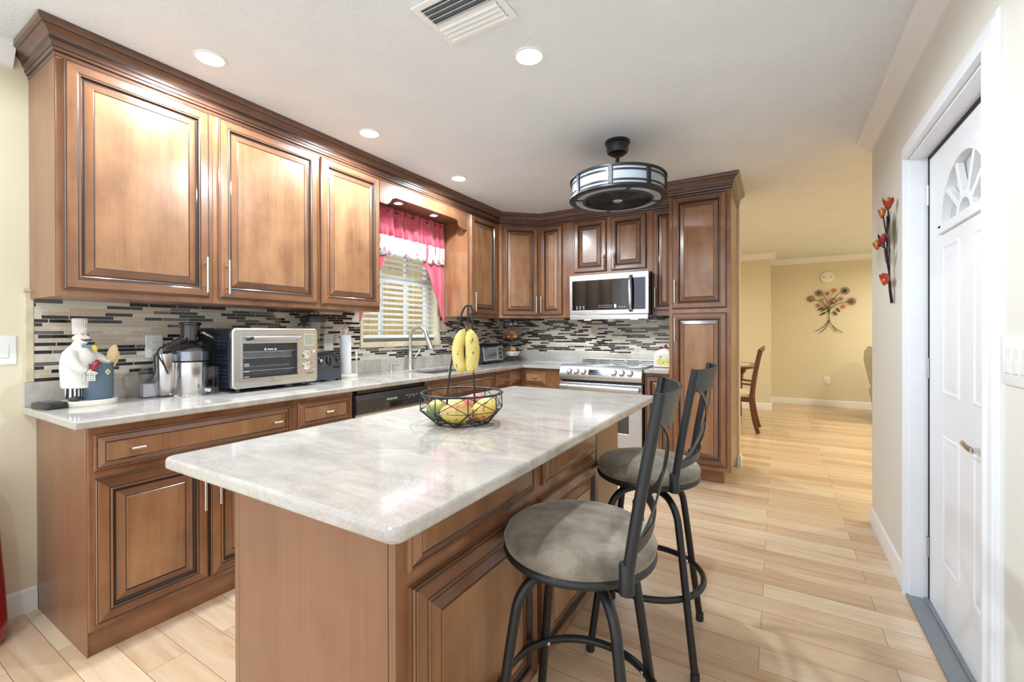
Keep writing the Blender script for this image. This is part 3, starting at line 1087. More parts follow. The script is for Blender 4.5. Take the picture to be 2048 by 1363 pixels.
cabinet('base_cabinet', 'narrow one door stained wood base cabinet between stove and pantry', (1.789, RF, 0), 0, 0.210, BY - RF, HB,
        [('door', 0.016, 0.196, 0.118, 0.838, 0.105, 0.60, 0.78)], toe=TOE, group=BG)

# ---------------------------------------------------------------- worktop with upstand, sink cut out
SX0, SX1, SY0, SY1 = 0.10, 0.475, 1.79, 2.43
CF, CB = 0.611, RF - 0.04
b = nb()
xs = [WX, SX0, SX1, CF, 1.012]
ys = [-0.308, SY0, SY1, CB, BY]
grid_solid(b, xs, ys, lambda x, y: (x < CF or y > CB) and not (SX0 < x < SX1 and SY0 < y < SY1), CT - 0.031, CT, 'xyz')
wt = tag(obj('worktop', b, M['stone'], bevel=0.007, seg=3), 'pale polished stone L-shaped worktop along the left and back walls', 'worktop')
b = nb()
box(b, WX, WX + 0.02, -0.306, BY - 0.02, CT, 1.0)
obj('upstand', b, M['stone'], wt, bevel=0.002)
b = nb()
box(b, WX + 0.02, 1.012, BY - 0.02, BY, CT, 1.0)
obj('upstand', b, M['stone'], wt, bevel=0.002)
b = nb()
box(b, 1.788, 1.999, CB, BY, CT - 0.031, CT)
w2 = tag(obj('worktop', b, M['stone'], bevel=0.006, seg=3), 'short pale stone worktop between stove and pantry', 'worktop')
b = nb()
box(b, 1.012, 1.999, BY - 0.02, BY, CT, 1.0)
obj('upstand', b, M['stone'], w2, bevel=0.002)
# mosaic
b = nb()
T = 0.010
grid_solid(b, [-0.272, WY0 - 0.028, WY1 + 0.028, BY - 0.01], [1.0, WZ0 - 0.045, Z0 + 0.005], lambda y, z: z < WZ0 - 0.045 or y < WY0 - 0.028 or y > WY1 + 0.028, WX, WX + T, 'yzx')
tag(obj('backsplash', b, M['tile_y']), 'horizontal strip mosaic backsplash on the left wall around the window', 'backsplash')
b = nb()
box(b, WX + T, 1.999, BY - T, BY, 1.0, Z0 + 0.005)
tag(obj('backsplash', b, M['tile_x']), 'horizontal strip mosaic backsplash on the back wall behind the stove', 'backsplash')
# sink
t = thing('kitchen_sink', 'stainless undermount sink under the window', 'sink', (0.29, 2.11, CT - 0.031))
b = nb()
x0, x1, y0, y1, dp = SX0 - 0.29 - 0.01, SX1 - 0.29 + 0.01, SY0 - 2.11 - 0.01, SY1 - 2.11 + 0.01, -0.185
def rr(x0, x1, y0, y1, r, z, n=5):
    out = []
    for cx, cy, a0 in ((x1 - r, y1 - r, 0), (x0 + r, y1 - r, 90), (x0 + r, y0 + r, 180), (x1 - r, y0 + r, 270)):
        for i in range(n + 1):
            a = math.radians(a0 + 90 * i / n)
            out.append(V((cx + r * math.cos(a), cy + r * math.sin(a), z)))
    return out
def loft(bm, rings, mi=0, cap0=True, cap1=True):
    vv = [[bm.verts.new(p) for p in r] for r in rings]
    for a, c in zip(vv, vv[1:]):
        n = len(a)
        for i in range(n): face(bm, [a[i], a[(i + 1) % n], c[(i + 1) % n], c[i]], mi)
    if cap0: face(bm, vv[0][::-1], mi)
    if cap1: face(bm, vv[-1], mi)
    return bm
loft(b, [rr(x0 - 0.02, x1 + 0.02, y0 - 0.02, y1 + 0.02, 0.03, -0.003), rr(x0 - 0.02, x1 + 0.02, y0 - 0.02, y1 + 0.02, 0.03, -0.001), rr(x0, x1, y0, y1, 0.03, -0.001), rr(x0 + 0.004, x1 - 0.004, y0 + 0.004, y1 - 0.004, 0.03, dp + 0.02), rr(x0 + 0.03, x1 - 0.03, y0 + 0.03, y1 - 0.03, 0.03, dp),
         rr(x0 + 0.03, x1 - 0.03, y0 + 0.03, y1 - 0.03, 0.03, dp - 0.003), rr(x0 + 0.002, x1 - 0.002, y0 + 0.002, y1 - 0.002, 0.03, dp + 0.015), rr(x0 - 0.003, x1 + 0.003, y0 - 0.003, y1 + 0.003, 0.03, -0.003)], cap0=False, cap1=False)
obj('basin', b, M['steel_y'], t, smooth=40)
b = nb()
lathe(b, [(0, dp + 0.001), (0.04, dp + 0.001), (0.045, dp + 0.003), (0.045, dp - 0.002), (0, dp - 0.002)], 24)
obj('drain', b, M['chrome'], t, smooth=40)

# ---------------------------------------------------------------- island
IX0, IX1, IY0, IY1 = 1.412, 2.247, -0.348, 1.424
BX0, BX1, BY0, BY1 = 1.490, 2.104, -0.205, 1.250
W_ = BY1 - BY0
t = cabinet('kitchen_island', 'stained wood kitchen island with doors facing the stools', (BX1, BY0, 0), R90, W_, BX1 - BX0, HB,
            [('drawer', 0.026, 0.585, 0.708, 0.846, []), ('door', 0.030, 0.588, 0.135, 0.676, None, 0, 0),
             ('drawer', 0.645, 1.140, 0.708, 0.846, []), ('door', 0.618, 1.140, 0.135, 0.676, None, 0, 0)], cat='island', toe=(0.115, 0.085, 0.02, 0.02))
b = nb()
box(b, -0.004, 0.0, 0.022, BX1 - BX0 - 0.022, 0.0, HB)
box(b, -0.0035, 0.0, 0.0, 0.020, 0.0, HB)
box(b, -0.0035, 0.0, BX1 - BX0 - 0.020, BX1 - BX0, 0.0, HB)
obj('end_panel', b, M['side'], t)
b = nb()
box(b, 1.165, W_, -0.003, 0.0, 0.115, HB)
obj('side_panel', b, M['side'], t)
b = nb()
loft(b, [rr(IX0, IX1, IY0, IY1, 0.025, CT - 0.031, 6), rr(IX0, IX1, IY0, IY1, 0.025, CT, 6)])
tag(obj('island_worktop', b, M['stone'], bevel=0.009, seg=3), 'pale polished stone slab on top of the island', 'worktop')
# ================================================================== appliances
MARK = plain('white_marking', S(225, 228, 232), 0.5, 0, 0.0)
BLUE = emis('display_digits', S(120, 180, 240), 0.35)
# front-facing lettering frame for things on the back wall (looking towards +y): x right, z up
def fx(x, y, z): return frame_mx((x, y, z), (1, 0, 0), (0, 0, 1))
def fl(x, y, z): return frame_mx((x, y, z), (0, 1, 0), (0, 0, 1))       # on a face that looks towards +x

# microwave over the stove: local frame front at y=0
t = thing('microwave', 'stainless over the range microwave with dark glass door', 'microwave', (1.02, 3.165, 1.335), 0)
WM, HM, DMW = 0.765, 0.43, BY - 3.165 - 0.012
b = nb()
box(b, 0.003, WM - 0.003, 0.022, DMW, 0.035, HM)
obj('housing', b, M['black_plastic'], t, bevel=0.003)
b = nb()
grid_solid(b, [0, 0.028, 0.615, 0.630, 0.735, WM], [0.047, 0.09, 0.375, HM], lambda x, z: not (0.09 < z < 0.375 and (0.028 < x < 0.735)), 0.0, 0.022, 'xzy')
box(b, 0.60, 0.612, -0.0005, 0.02, 0.09, 0.375)
obj('door_frame', b, M['steel'], t, bevel=0.003)
b = nb()
box(b, 0.028, 0.60, 0.003, 0.02, 0.09, 0.375)
for i in range(9):
    box(b, 0.07 + (i % 3) * 0.035, 0.083 + (i % 3) * 0.035, 0.002, 0.0035, 0.104 + (i // 3) * 0.012, 0.108 + (i // 3) * 0.012, 1)
for i in range(16):
    box(b, 0.30 + (i % 8) * 0.017, 0.306 + (i % 8) * 0.017, 0.002, 0.0035, 0.112 + (i // 8) * 0.018, 0.118 + (i // 8) * 0.018, 1)
box(b, 0.447, 0.468, 0.002, 0.0035, 0.108, 0.142, 1)
for i in range(3): box(b, 0.49 + i * 0.024, 0.504 + i * 0.024, 0.002, 0.0035, 0.112, 0.117, 1)
obj('door_glass', b, [M['black_gloss'], MARK], t)
b = nb()
box(b, 0.612, 0.735, 0.003, 0.02, 0.09, 0.375)
obj('control_glass', b, plain('blue_black_glass', S(8, 14, 44), 0.06, 0, 0.02, coat=1.0), t)
b = nb()
pts = spline([(0.606, -0.004, 0.07), (0.606, -0.034, 0.115), (0.606, -0.046, 0.23), (0.606, -0.034, 0.345), (0.606, -0.004, 0.40)], 6)
tube(b, pts, 0.012, 12, flat=(1.35, 0.7))
obj('handle', b, M['steel_z'], t, smooth=50)
b = nb()
box(b, 0.004, WM - 0.004, -0.004, 0.03, 0.0, 0.044)
obj('vent_rail', b, M['steel'], t, bevel=0.003)
b = nb()
for x in (0.12, 0.58):
    box(b, x, x + 0.06, 0.08, 0.11, -0.001, 0.036)
obj('underside_lens', b, M['lamp'].copy(), t)
for x in (0.15, 0.61): lamp('hood_light', (1.02 + x, 3.265, 1.325), 1.3, 0.05, (0.95, 0.97, 1.0), 140)
b.free() if False else None
b = nb()
box(b, WM - 0.04, WM + 0.05, 0.10, 0.26, -0.004, 0.018)
box(b, WM + 0.0, WM + 0.075, 0.14, 0.22, 0.012, 0.024)
obj('vent_clip', b, M['black_plastic'], t, bevel=0.003)

# slide-in range
RX0, RX1, RY = 1.016, 1.785, 2.955
t = thing('kitchen_range', 'stainless slide-in kitchen range with front knobs', 'stove', (RX0, RY, 0), 0)
W = RX1 - RX0
b = nb()
box(b, 0.004, W - 0.004, 0.03, BY - RY - 0.03, 0.0, 0.895)
obj('body', b, M['black_plastic'], t, bevel=0.002)
b = nb()
box(b, -0.004, W + 0.002, 0.045, BY - RY - 0.06, 0.8955, 0.912)
obj('cooktop', b, M['black_gloss'], t, bevel=0.003)
b = nb()
for cx, cy, r in ((0.2, 0.2, 0.1), (0.56, 0.2, 0.11), (0.2, 0.45, 0.08), (0.56, 0.45, 0.08)):
    for q in (r, r - 0.025):
        tube(b, ring_pts((cx, cy, 0.9123), q, 40), 0.0008, 4, closed=True)
obj('burner_ring', b, plain('grey_print', S(90, 92, 96), 0.4), t)
b = nb()
prof = [(0.05, 0.914), (0.018, 0.912), (-0.012, 0.880), (-0.030, 0.835), (-0.032, 0.805), (-0.024, 0.782), (0.002, 0.770), (0.05, 0.770)]
prism(b, prof, 0.0, W, mx=Matrix(((0, 0, 1, 0), (1, 0, 0, 0), (0, 1, 0, 0), (0, 0, 0, 1))))
obj('control_panel', b, M['steel'], t, smooth=35, bevel=0.004)
slope = V((0, 0.030, 0.0)) ; nrm = V((0, -0.045, 0.018)).normalized()
def panel_pt(x, s):        # s from 0 (bottom) to 1 (top) on the sloped face
    a, c = V((x, -0.030, 0.835)), V((x, -0.012, 0.880))
    return a + (c - a) * s
for i, x in enumerate((0.105, 0.175, 0.243, 0.525, 0.595, 0.668)):
    b = nb()
    upv = V((0, 0.018, 0.045)).normalized()
    m = frame_mx(panel_pt(x, 0.45), (1, 0, 0), upv)
    lathe(b, [(0.0, 0.0), (0.029, 0.0), (0.029, 0.006), (0.024, 0.010), (0.022, 0.026), (0.019, 0.030), (0, 0.030)], 28, mx=m)
    box(b, -0.005, 0.005, -0.021, 0.021, 0.028, 0.036, mx=m)
    obj('knob', b, M['steel_z'], t, smooth=35)
b = nb()
m = frame_mx(panel_pt(0.383, 0.45), (1, 0, 0), upv)
box(b, -0.095, 0.095, -0.026, 0.026, -0.001, 0.0025, mx=m)
for i in range(8):
    box(b, -0.085 + i * 0.022, -0.075 + i * 0.022, -0.018, -0.013, 0.002, 0.0032, 1, mx=m)
for i in range(3):
    box(b, -0.01 + i * 0.012, -0.003 + i * 0.012, 0.004, 0.010, 0.002, 0.0032, 1, mx=m)
box(b, -0.088, -0.080, 0.008, 0.014, 0.002, 0.0032, 1, mx=m); box(b, 0.078, 0.088, 0.008, 0.014, 0.002, 0.0032, 1, mx=m)
obj('display', b, [M['black_gloss'], BLUE], t)
b = nb()
grid_solid(b, [0.004, 0.12, W - 0.12, W - 0.004], [0.20, 0.33, 0.60, 0.755], lambda x, z: not (0.12 < x < W - 0.12 and 0.33 < z < 0.60), -0.012, 0.03, 'xzy')
od = obj('oven_door', b, M['steel'], t, bevel=0.004)
b = nb()
box(b, 0.12, W - 0.12, -0.010, 0.0, 0.33, 0.60)
obj('oven_window', b, M['black_gloss'], od)
b = nb()
tube(b, [(0.02, -0.05, 0.715), (W - 0.02, -0.05, 0.715)], 0.021, 14, flat=(0.65, 1.25))
for x in (0.05, W - 0.05): box(b, x - 0.012, x + 0.012, -0.045, -0.008, 0.70, 0.73)
obj('handle', b, M['steel'], od, smooth=50)
b = nb()
box(b, 0.004, W - 0.004, -0.010, 0.03, 0.03, 0.19)
obj('drawer', b, M['steel'], t, bevel=0.004)
b = nb()
box(b, 0.0, W, BY - RY - 0.115, BY - RY - 0.055, 0.9125, 0.945)
for i in range(5):
    box(b, 0.04 + i * 0.145, 0.155 + i * 0.145, BY - RY - 0.1156, BY - RY - 0.10, 0.926, 0.934, 1)
obj('rear_vent', b, [M['steel'], M['black_plastic']], t, bevel=0.002)

# dishwasher
t = thing('dishwasher', 'stainless dishwasher with black control strip under the worktop', 'dishwasher', (BF, 0.940, 0), R90)
W = 0.633
b = nb()
box(b, 0.004, W - 0.004, 0.02, 0.56, 0.09, 0.855)
obj('tub', b, M['black_plastic'], t)
b = nb()
box(b, 0.006, W - 0.006, -0.018, 0.02, 0.115, 0.714)
obj('door', b, M['steel'], t, bevel=0.004)
b = nb()
prof = [(0.02, 0.716), (-0.020, 0.716), (-0.028, 0.724), (-0.028, 0.80), (-0.018, 0.832), (0.02, 0.836)]
prism(b, prof, 0.005, W - 0.005, mx=Matrix(((0, 0, 1, 0), (1, 0, 0, 0), (0, 1, 0, 0), (0, 0, 0, 1))))
box(b, 0.225, 0.385, -0.0287, -0.022, 0.730, 0.762, 1)
for x in (0.42, 0.445, 0.468, 0.49, 0.515):
    box(b, x, x + 0.013, -0.0285, -0.027, 0.785, 0.789, 2)
for x in (0.445, 0.49): box(b, x, x + 0.013, -0.0285, -0.027, 0.772, 0.776, 2)
box(b, 0.555, 0.585, -0.0285, -0.027, 0.780, 0.792, 2)
text_mesh(b, 'FRIGIDAIRE', 0.019, fx(0.29, -0.0285, 0.782), 2)
obj('control_strip', b, [plain('dark_strip', S(42, 46, 56), 0.3, 0, 0.03, coat=0.3), M['black_gloss'], MARK], t)
b = nb()
box(b, 0.03, W - 0.03, 0.0, 0.02, 0.838, 0.862)
obj('mounting_rail', b, M['black_plastic'], t)
b = nb()
box(b, 0.0, W, 0.012, 0.03, 0.0, 0.088)
obj('toe_panel', b, M['black_plastic'], t)

# big toaster oven: local frame x right along its front, y into it
t = thing('toaster_oven', 'large stainless toaster oven with dark ribbed side', 'toaster oven', (0.330, 0.372, CT), R90)
W, H, D = 0.502, 0.345, 0.345
b = nb()
box(b, 0.012, W - 0.012, 0.03, D, 0.024, H - 0.006)
for r in range(13):
    if r in (4, 8): continue
    for c in range(4):
        if 4 < r < 8 and c == 2: continue
        box(b, 0.0095, 0.0125, 0.085 + c * 0.058, 0.125 + c * 0.058, 0.06 + r * 0.0195, 0.065 + r * 0.0195, 1)
box(b, 0.010, 0.0125, 0.062, 0.066, 0.05, H - 0.05, 1)
obj('housing', b, [M['navy'], M['charcoal']], t, bevel=0.002)
b = nb()
outer = rr(0, W, 0.022, H, 0.022, 0, 6)
def yz(r, y): return [V((p.x, y, p.y)) for p in r]
GX0, GX1, GZ0, GZ1 = 0.042, 0.378, 0.075, 0.308
inner = rr(GX0, GX1, GZ0, GZ1, 0.006, 0, 6)
loft(b, [yz(inner, 0.03), yz(outer, 0.03), yz(rr(-0.0, W, 0.022, H, 0.022, 0, 6), 0.006), yz(rr(0.006, W - 0.006, 0.028, H - 0.006, 0.018, 0, 6), 0.0), yz(inner, 0.0), yz(inner, 0.03)], cap0=False, cap1=False)
obj('front_frame', b, M['steel'], t, smooth=40)
b = nb()
box(b, GX0 + 0.002, GX1 - 0.002, 0.003, 0.008, GZ0 + 0.002, GZ1 - 0.045)
og = obj('glass_door', b, M['ovenglass'], t)
b = nb()
box(b, GX0, GX1, -0.003, 0.012, GZ1 - 0.046, GZ1 - 0.002)
box(b, GX0, GX0 + 0.012, -0.002, 0.010, GZ0 + 0.002, GZ1 - 0.046)
box(b, GX1 - 0.012, GX1, -0.002, 0.010, GZ0 + 0.002, GZ1 - 0.046)
obj('door_frame', b, M['steel'], t, bevel=0.002)
b = nb()
tube(b, [(GX0 + 0.045, -0.036, GZ1 - 0.016), (GX1 - 0.015, -0.036, GZ1 - 0.016)], 0.011, 12)
obj('handle', b, M['steel'], og, smooth=40)
b = nb()
for x in (GX0 + 0.035, GX1 - 0.02):
    tube(b, [(x, -0.002, GZ1 - 0.022), (x + 0.004, -0.024, GZ1 - 0.020), (x + 0.008, -0.036, GZ1 - 0.016)], 0.0085, 10)
obj('handle_bracket', b, M['black_plastic'], og, smooth=40)
b = nb()
box(b, GX0 + 0.13, GX0 + 0.137, 0.0015, 0.003, GZ1 - 0.085, GZ1 - 0.073)
box(b, GX0 + 0.145, GX0 + 0.18, 0.0015, 0.003, GZ1 - 0.082, GZ1 - 0.077)
prism(b, [(GX0 + 0.186, GZ1 - 0.084), (GX0 + 0.198, GZ1 - 0.084), (GX0 + 0.192, GZ1 - 0.072)], 0.0, 0.0015, mx=frame_mx((0, 0.003, 0), (1, 0, 0), (0, 0, 1)))
for i, z in enumerate((GZ0 + 0.075, GZ0 + 0.066, GZ0 + 0.035, GZ0 + 0.006)):
    box(b, GX0 + 0.018, GX0 + 0.045, 0.0015, 0.003, z, z + 0.003)
obj('door_print', b, MARK, og)
b = nb()
box(b, GX0 - 0.01, GX1 + 0.015, 0.22, 0.226, GZ0 - 0.01, GZ1)
box(b, GX0 - 0.014, GX0 - 0.01, 0.012, 0.22, GZ0 - 0.01, GZ1); box(b, GX1 + 0.010, GX1 + 0.014, 0.012, 0.22, GZ0 - 0.01, GZ1)
obj('oven_cavity', b, plain('grey_liner', S(214, 220, 222), 0.45, 0.0), t)
def rack(z, n=22, basket=0.0):
    b = nb()
    x0, x1 = GX0 + 0.004, GX1 - 0.004
    for y in (0.02, 0.20): cyl(b, (x0, y, z), (x1, y, z), 0.0022, 8)
    for i in range(n + 1):
        x = x0 + (x1 - x0) * i / n
        cyl(b, (x, 0.02, z), (x, 0.20, z), 0.0011, 6)
    if basket:
        for i in range(26):
            x = x0 + 0.01 + (x1 - x0 - 0.05) * i / 26
            cyl(b, (x, 0.021, z), (x + 0.022, 0.021, z - basket), 0.001, 5)
            cyl(b, (x + 0.022, 0.021, z), (x, 0.021, z - basket), 0.001, 5)
        cyl(b, (x0, 0.02, z - basket), (x1 - 0.03, 0.02, z - basket), 0.0022, 8)
    return b
obj('mesh_basket', rack(GZ0 + 0.142, 20, 0.034), M['chrome'], t)
obj('wire_rack', rack(GZ0 + 0.038), M['chrome'], t)
b = nb()
box(b, GX0 + 0.008, GX1 - 0.04, 0.03, 0.19, GZ0 + 0.052, GZ0 + 0.068)
obj('baking_tray', b, plain('bright_tray', S(215, 215, 214), 0.3, 0.5), t, bevel=0.003)
b = nb()
box(b, 0.408, 0.474, -0.002, 0.002, 0.243, 0.316, 0)
box(b, 0.412, 0.470, -0.003, 0.0, 0.248, 0.312, 1)
obj('display', b, [M['chrome'], plain('lcd', S(150, 156, 146), 0.2)], t, bevel=0.001)
for x, z, r in ((0.425, 0.192, 0.023), (0.425, 0.125, 0.023), (0.475, 0.200, 0.012)):
    b = nb()
    m = frame_mx((x, 0.0, z), (1, 0, 0), (0, 0, 1))
    lathe(b, [(0, 0), (r * 1.15, 0), (r * 1.15, 0.003), (r * 0.95, 0.005), (r * 0.9, 0.018), (r * 0.75, 0.021), (r * 0.3, 0.020), (0, 0.019)], 26, mx=m)
    obj('knob', b, M['chrome'], t, smooth=35)
for z in (0.172, 0.150, 0.128, 0.106):
    b = nb()
    lathe(b, [(0, 0), (0.0085, 0), (0.0085, 0.003), (0.006, 0.0042), (0, 0.0042)], 18, mx=frame_mx((0.473, 0.0, z), (1, 0, 0), (0, 0, 1)))
    obj('push_button', b, M['chrome'], t, smooth=35)
b = nb()
box(b, 0.425, 0.47, -0.0008, 0.001, 0.074, 0.079)
tube(b, [(0.205, -0.0005, 0.058), (0.212, -0.0005, 0.066), (0.214, -0.0005, 0.058), (0.224, -0.0005, 0.050)], 0.0012, 6)
box(b, 0.19, 0.25, -0.0006, 0.001, 0.045, 0.0465)
obj('badge', b, M['charcoal'], t)
b = nb()
for x in (0.03, W - 0.06):
    for y in (0.02, D - 0.06): cyl(b, (x + 0.012, y + 0.012, 0), (x + 0.012, y + 0.012, 0.026), 0.013, 14)
obj('foot', b, M['black_plastic'], t, smooth=40)

# small black toaster oven in the corner
t = thing('toaster_oven', 'small black toaster oven in the corner behind the bananas', 'toaster oven', (0.275, 2.73, CT), R90)
W, H, D = 0.40, 0.205, 0.25
b = nb()
pr = [(0.02, 0.012), (0.0, 0.03), (0.004, 0.10), (0.02, 0.17), (0.05, H), (D, H), (D, 0.012)]
prism(b, pr, 0.0, W, mx=Matrix(((0, 0, 1, 0), (1, 0, 0, 0), (0, 1, 0, 0), (0, 0, 0, 1))))
obj('housing', b, M['black_plastic'], t, bevel=0.006)
tilt = Matrix.Translation((0, 0.0025, 0.03)) @ Matrix.Rotation(-0.10, 4, 'X')
def sl(bm, x0, x1, z0, z1, y0=-0.008, y1=0.004, mi=0): box(bm, x0, x1, y0, y1, z0, z1, mi, mx=tilt)
b = nb()
grid_solid(b, [0.03, 0.05, 0.275, 0.29], [0.005, 0.02, 0.115, 0.145], lambda x, z: not (0.05 < x < 0.275 and 0.02 < z < 0.115), -0.01, 0.004, 'xzy')
for v in b.verts: v.co = tilt @ v.co
d = obj('door_frame', b, M['steel'], t, bevel=0.002)
b = nb(); sl(b, 0.05, 0.275, 0.02, 0.115, -0.006, 0.0)
obj('door_glass', b, plain('grey_oven_glass', S(96, 104, 104), 0.12, 0, 0.25, 9, coat=0.8), d)
b = nb()
cyl(b, tilt @ V((0.05, -0.028, 0.132)), tilt @ V((0.275, -0.028, 0.132)), 0.008)
obj('handle', b, M['steel'], d, smooth=40)
b = nb(); sl(b, 0.30, 0.385, 0.0, 0.15, -0.010, 0.004)
for i in range(7): sl(b, 0.352, 0.372, 0.015 + i * 0.018, 0.022 + i * 0.018, -0.0112, -0.009, 1)
obj('control_panel', b, [plain('grey_panel', S(150, 156, 164), 0.35, 0.3), M['black_plastic']], t, bevel=0.003)
for z in (0.035, 0.075, 0.115):
    b = nb()
    lathe(b, [(0, 0), (0.014, 0), (0.012, 0.014), (0, 0.014)], 18, mx=tilt @ frame_mx((0.328, -0.010, z), (1, 0, 0), (0, 0, 1)))
    obj('knob', b, M['black_plastic'], t, smooth=35)
b = nb()
for x in (0.03, W - 0.03):
    for y in (0.04, D - 0.03): cyl(b, (x, y, 0), (x, y, 0.014), 0.012, 12)
obj('foot', b, M['black_plastic'], t)

# blender
t = thing('blender', 'black countertop blender with clear jug between oven and paper roll', 'blender', (0.115, 1.035, CT), R90)
b = nb()
secs = [(0.105, 0.115, 0.012), (0.102, 0.112, 0.10), (0.092, 0.10, 0.16), (0.07, 0.08, 0.185), (0.05, 0.05, 0.190)]
loft(b, [rr(-w, w, -d, d, min(w, d) * 0.3, z) for w, d, z in secs])
obj('motor_base', b, M['charcoal'], t, smooth=40)
b = nb()
pts = rr(-0.1035, 0.1035, -0.1135, 0.1135, 0.034, 0.085)
loft(b, [rr(-0.104, 0.104, -0.114, 0.114, 0.034, 0.083), rr(-0.1055, 0.1055, -0.1155, 0.1155, 0.034, 0.085), rr(-0.1045, 0.1045, -0.1145, 0.1145, 0.034, 0.094), rr(-0.102, 0.102, -0.112, 0.112, 0.034, 0.096)])
obj('trim_band', b, M['black_gloss'], t, smooth=40)
b = nb()
m = Matrix.Translation((0.0, -0.106, 0.135)) @ Matrix.Rotation(math.radians(-100), 4, 'X').inverted() if False else frame_mx((0.0, -0.103, 0.135), (1, 0, 0), (0, 0.17, 1))
lathe(b, [(0, 0), (0.027, 0), (0.025, 0.016), (0.02, 0.02), (0, 0.02)], 24, mx=m)
box(b, -0.004, 0.004, -0.022, 0.022, 0.018, 0.028, mx=m)
obj('dial', b, M['black_plastic'], t, smooth=35)
b = nb()
m2 = frame_mx((0.0, -0.1045, 0.135), (1, 0, 0), (0, 0.17, 1))
for i in range(11):
    a = math.radians(210 - i * 24)
    box(b, 0.034 * math.cos(a) - 0.0015, 0.034 * math.cos(a) + 0.0015, 0.034 * math.sin(a) - 0.0015, 0.034 * math.sin(a) + 0.0015, 0, 0.0035, mx=m2)
obj('dial_marking', b, MARK, t)
for x in (-0.066, 0.066):
    b = nb()
    box(b, x - 0.012, x + 0.012, -0.011, 0.011, 0, 0.012, mx=m2)
    box(b, x - 0.014, x + 0.014, -0.004, 0.004, 0.008, 0.017, mx=m2)
    obj('switch', b, M['black_gloss'], t, bevel=0.002)
b = nb()
for x in (-0.085, 0.085):
    for y in (-0.09, 0.09): box(b, x - 0.014, x + 0.014, y - 0.014, y + 0.014, 0, 0.014)
obj('foot', b, M['black_plastic'], t)
b = nb()
jw = [(0.046, 0.192), (0.048, 0.22), (0.055, 0.30), (0.062, 0.385), (0.063, 0.395)]
JX, JY = -0.016, 0.035
def octo(w, z): return rr(JX - w, JX + w, JY - w, JY + w, w * 0.45, z, 4)
loft(b, [octo(w, z) for w, z in jw], cap1=False)
obj('jug', b, M['jug'], t, smooth=35)
b = nb()
loft(b, [octo(0.048, 0.1905), octo(0.051, 0.1905), octo(0.053, 0.212), octo(0.048, 0.215)])
obj('jug_collar', b, M['steel'], t, smooth=35)
b = nb()
tube(b, spline([(JX - 0.055, JY - 0.0, 0.385), (JX - 0.092, JY - 0.0, 0.375), (JX - 0.094, JY - 0.0, 0.32), (JX - 0.078, JY - 0.0, 0.25), (JX - 0.046, JY - 0.0, 0.235)]), 0.012, 10)
obj('handle', b, M['smoky'], t, smooth=45)
b = nb()
loft(b, [octo(0.062, 0.392), octo(0.068, 0.394), octo(0.069, 0.415), octo(0.063, 0.432), octo(0.042, 0.436)])
box(b, JX - 0.079, JX - 0.066, JY - 0.02, JY + 0.02, 0.395, 0.418); box(b, JX + 0.066, JX + 0.079, JY - 0.02, JY + 0.02, 0.395, 0.418)
obj('lid', b, M['charcoal'], t, smooth=35)
b = nb()
lathe(b, [(0.038, 0.436), (0.041, 0.445), (0.040, 0.458), (0.034, 0.462), (0, 0.462)], 28, c=(JX, JY, 0))
obj('lid_plug', b, M['smoky'], t, smooth=40)

# juicer
t = thing('juicer', 'tall stainless juice extractor with black feed chute beside the toaster oven', 'juicer', (0.135, 0.262, CT), R90)
b = nb()
lathe(b, [(0.0, 0.004), (0.075, 0.004), (0.078, 0.012), (0.078, 0.17), (0.076, 0.172), (0.0, 0.172)], 40, sy=1.12)
obj('motor_body', b, M['steel_z'], t, smooth=35)
b = nb()
lathe(b, [(0.079, 0.006), (0.082, 0.0), (0.0, 0.0), (0.0, 0.006)], 40, sy=1.12)
obj('base_ring', b, M['chrome'], t, smooth=35)
b = nb()
lathe(b, [(0.070, 0.174), (0.080, 0.178), (0.083, 0.225), (0.080, 0.23), (0.0, 0.23), ], 40, sy=1.1)
obj('filter_bowl', b, plain('steel_bowl', S(150, 152, 162), 0.2, 0.85), t, smooth=35)
b = nb()
lathe(b, [(0.098, 0.226), (0.100, 0.232), (0.095, 0.242), (0.080, 0.262), (0.058, 0.276), (0.040, 0.283), (0.036, 0.29), (0.0, 0.29)], 40, c=(-0.012, 0, 0), sy=1.1)
obj('lid', b, clear('clear_lid', (0.72, 0.77, 0.86, 1), 0.03, 0.16), t, smooth=35)
b = nb()
lathe(b, [(0.046, 0.276), (0.044, 0.285), (0.043, 0.36), (0.050, 0.364), (0.051, 0.371), (0.047, 0.376), (0.036, 0.376), (0.036, 0.36), (0, 0.36)], 36, sx=1.0)
obj('feed_chute', b, M['black_gloss'], t, smooth=35)
for s in (-1, 1):
    b = nb()
    tube(b, spline([(s * 0.102, 0.0, 0.18), (s * 0.104, -0.01, 0.24), (s * 0.085, -0.03, 0.275), (s * 0.05, -0.052, 0.30)]), 0.0065, 10, flat=(1.4, 0.8))
    obj('locking_arm', b, M['black_plastic'], t, smooth=45)
b = nb()
tube(b, [(0.03, -0.055, 0.325), (0.085, -0.05, 0.297)], 0.008, 10)
obj('lid_lever', b, M['steel_z'], t, smooth=45)
b = nb()
lathe(b, [(0.0, 0.006), (0.036, 0.006), (0.045, 0.05), (0.052, 0.215), (0.047, 0.215), (0.040, 0.05), (0.030, 0.012), (0, 0.012)], 32, c=(-0.098, 0.035, 0))
obj('pulp_bin', b, M['steel_z'], t, smooth=35)
b = nb()
loft(b, [rr(0.005, 0.085, -0.125, -0.060, 0.012, z) for z in (0.002, 0.008, 0.145)], cap1=False)
obj('juice_jug', b, M['clear'], t, smooth=35)
b = nb()
lathe(b, [(0, 0), (0.012, 0), (0.010, 0.02), (0, 0.02)], 16, mx=frame_mx((0.02, -0.128, 0.03), (1, 0, 0), (0, 0, 1)))
obj('tap', b, M['chrome'], t, smooth=35)
b = nb()
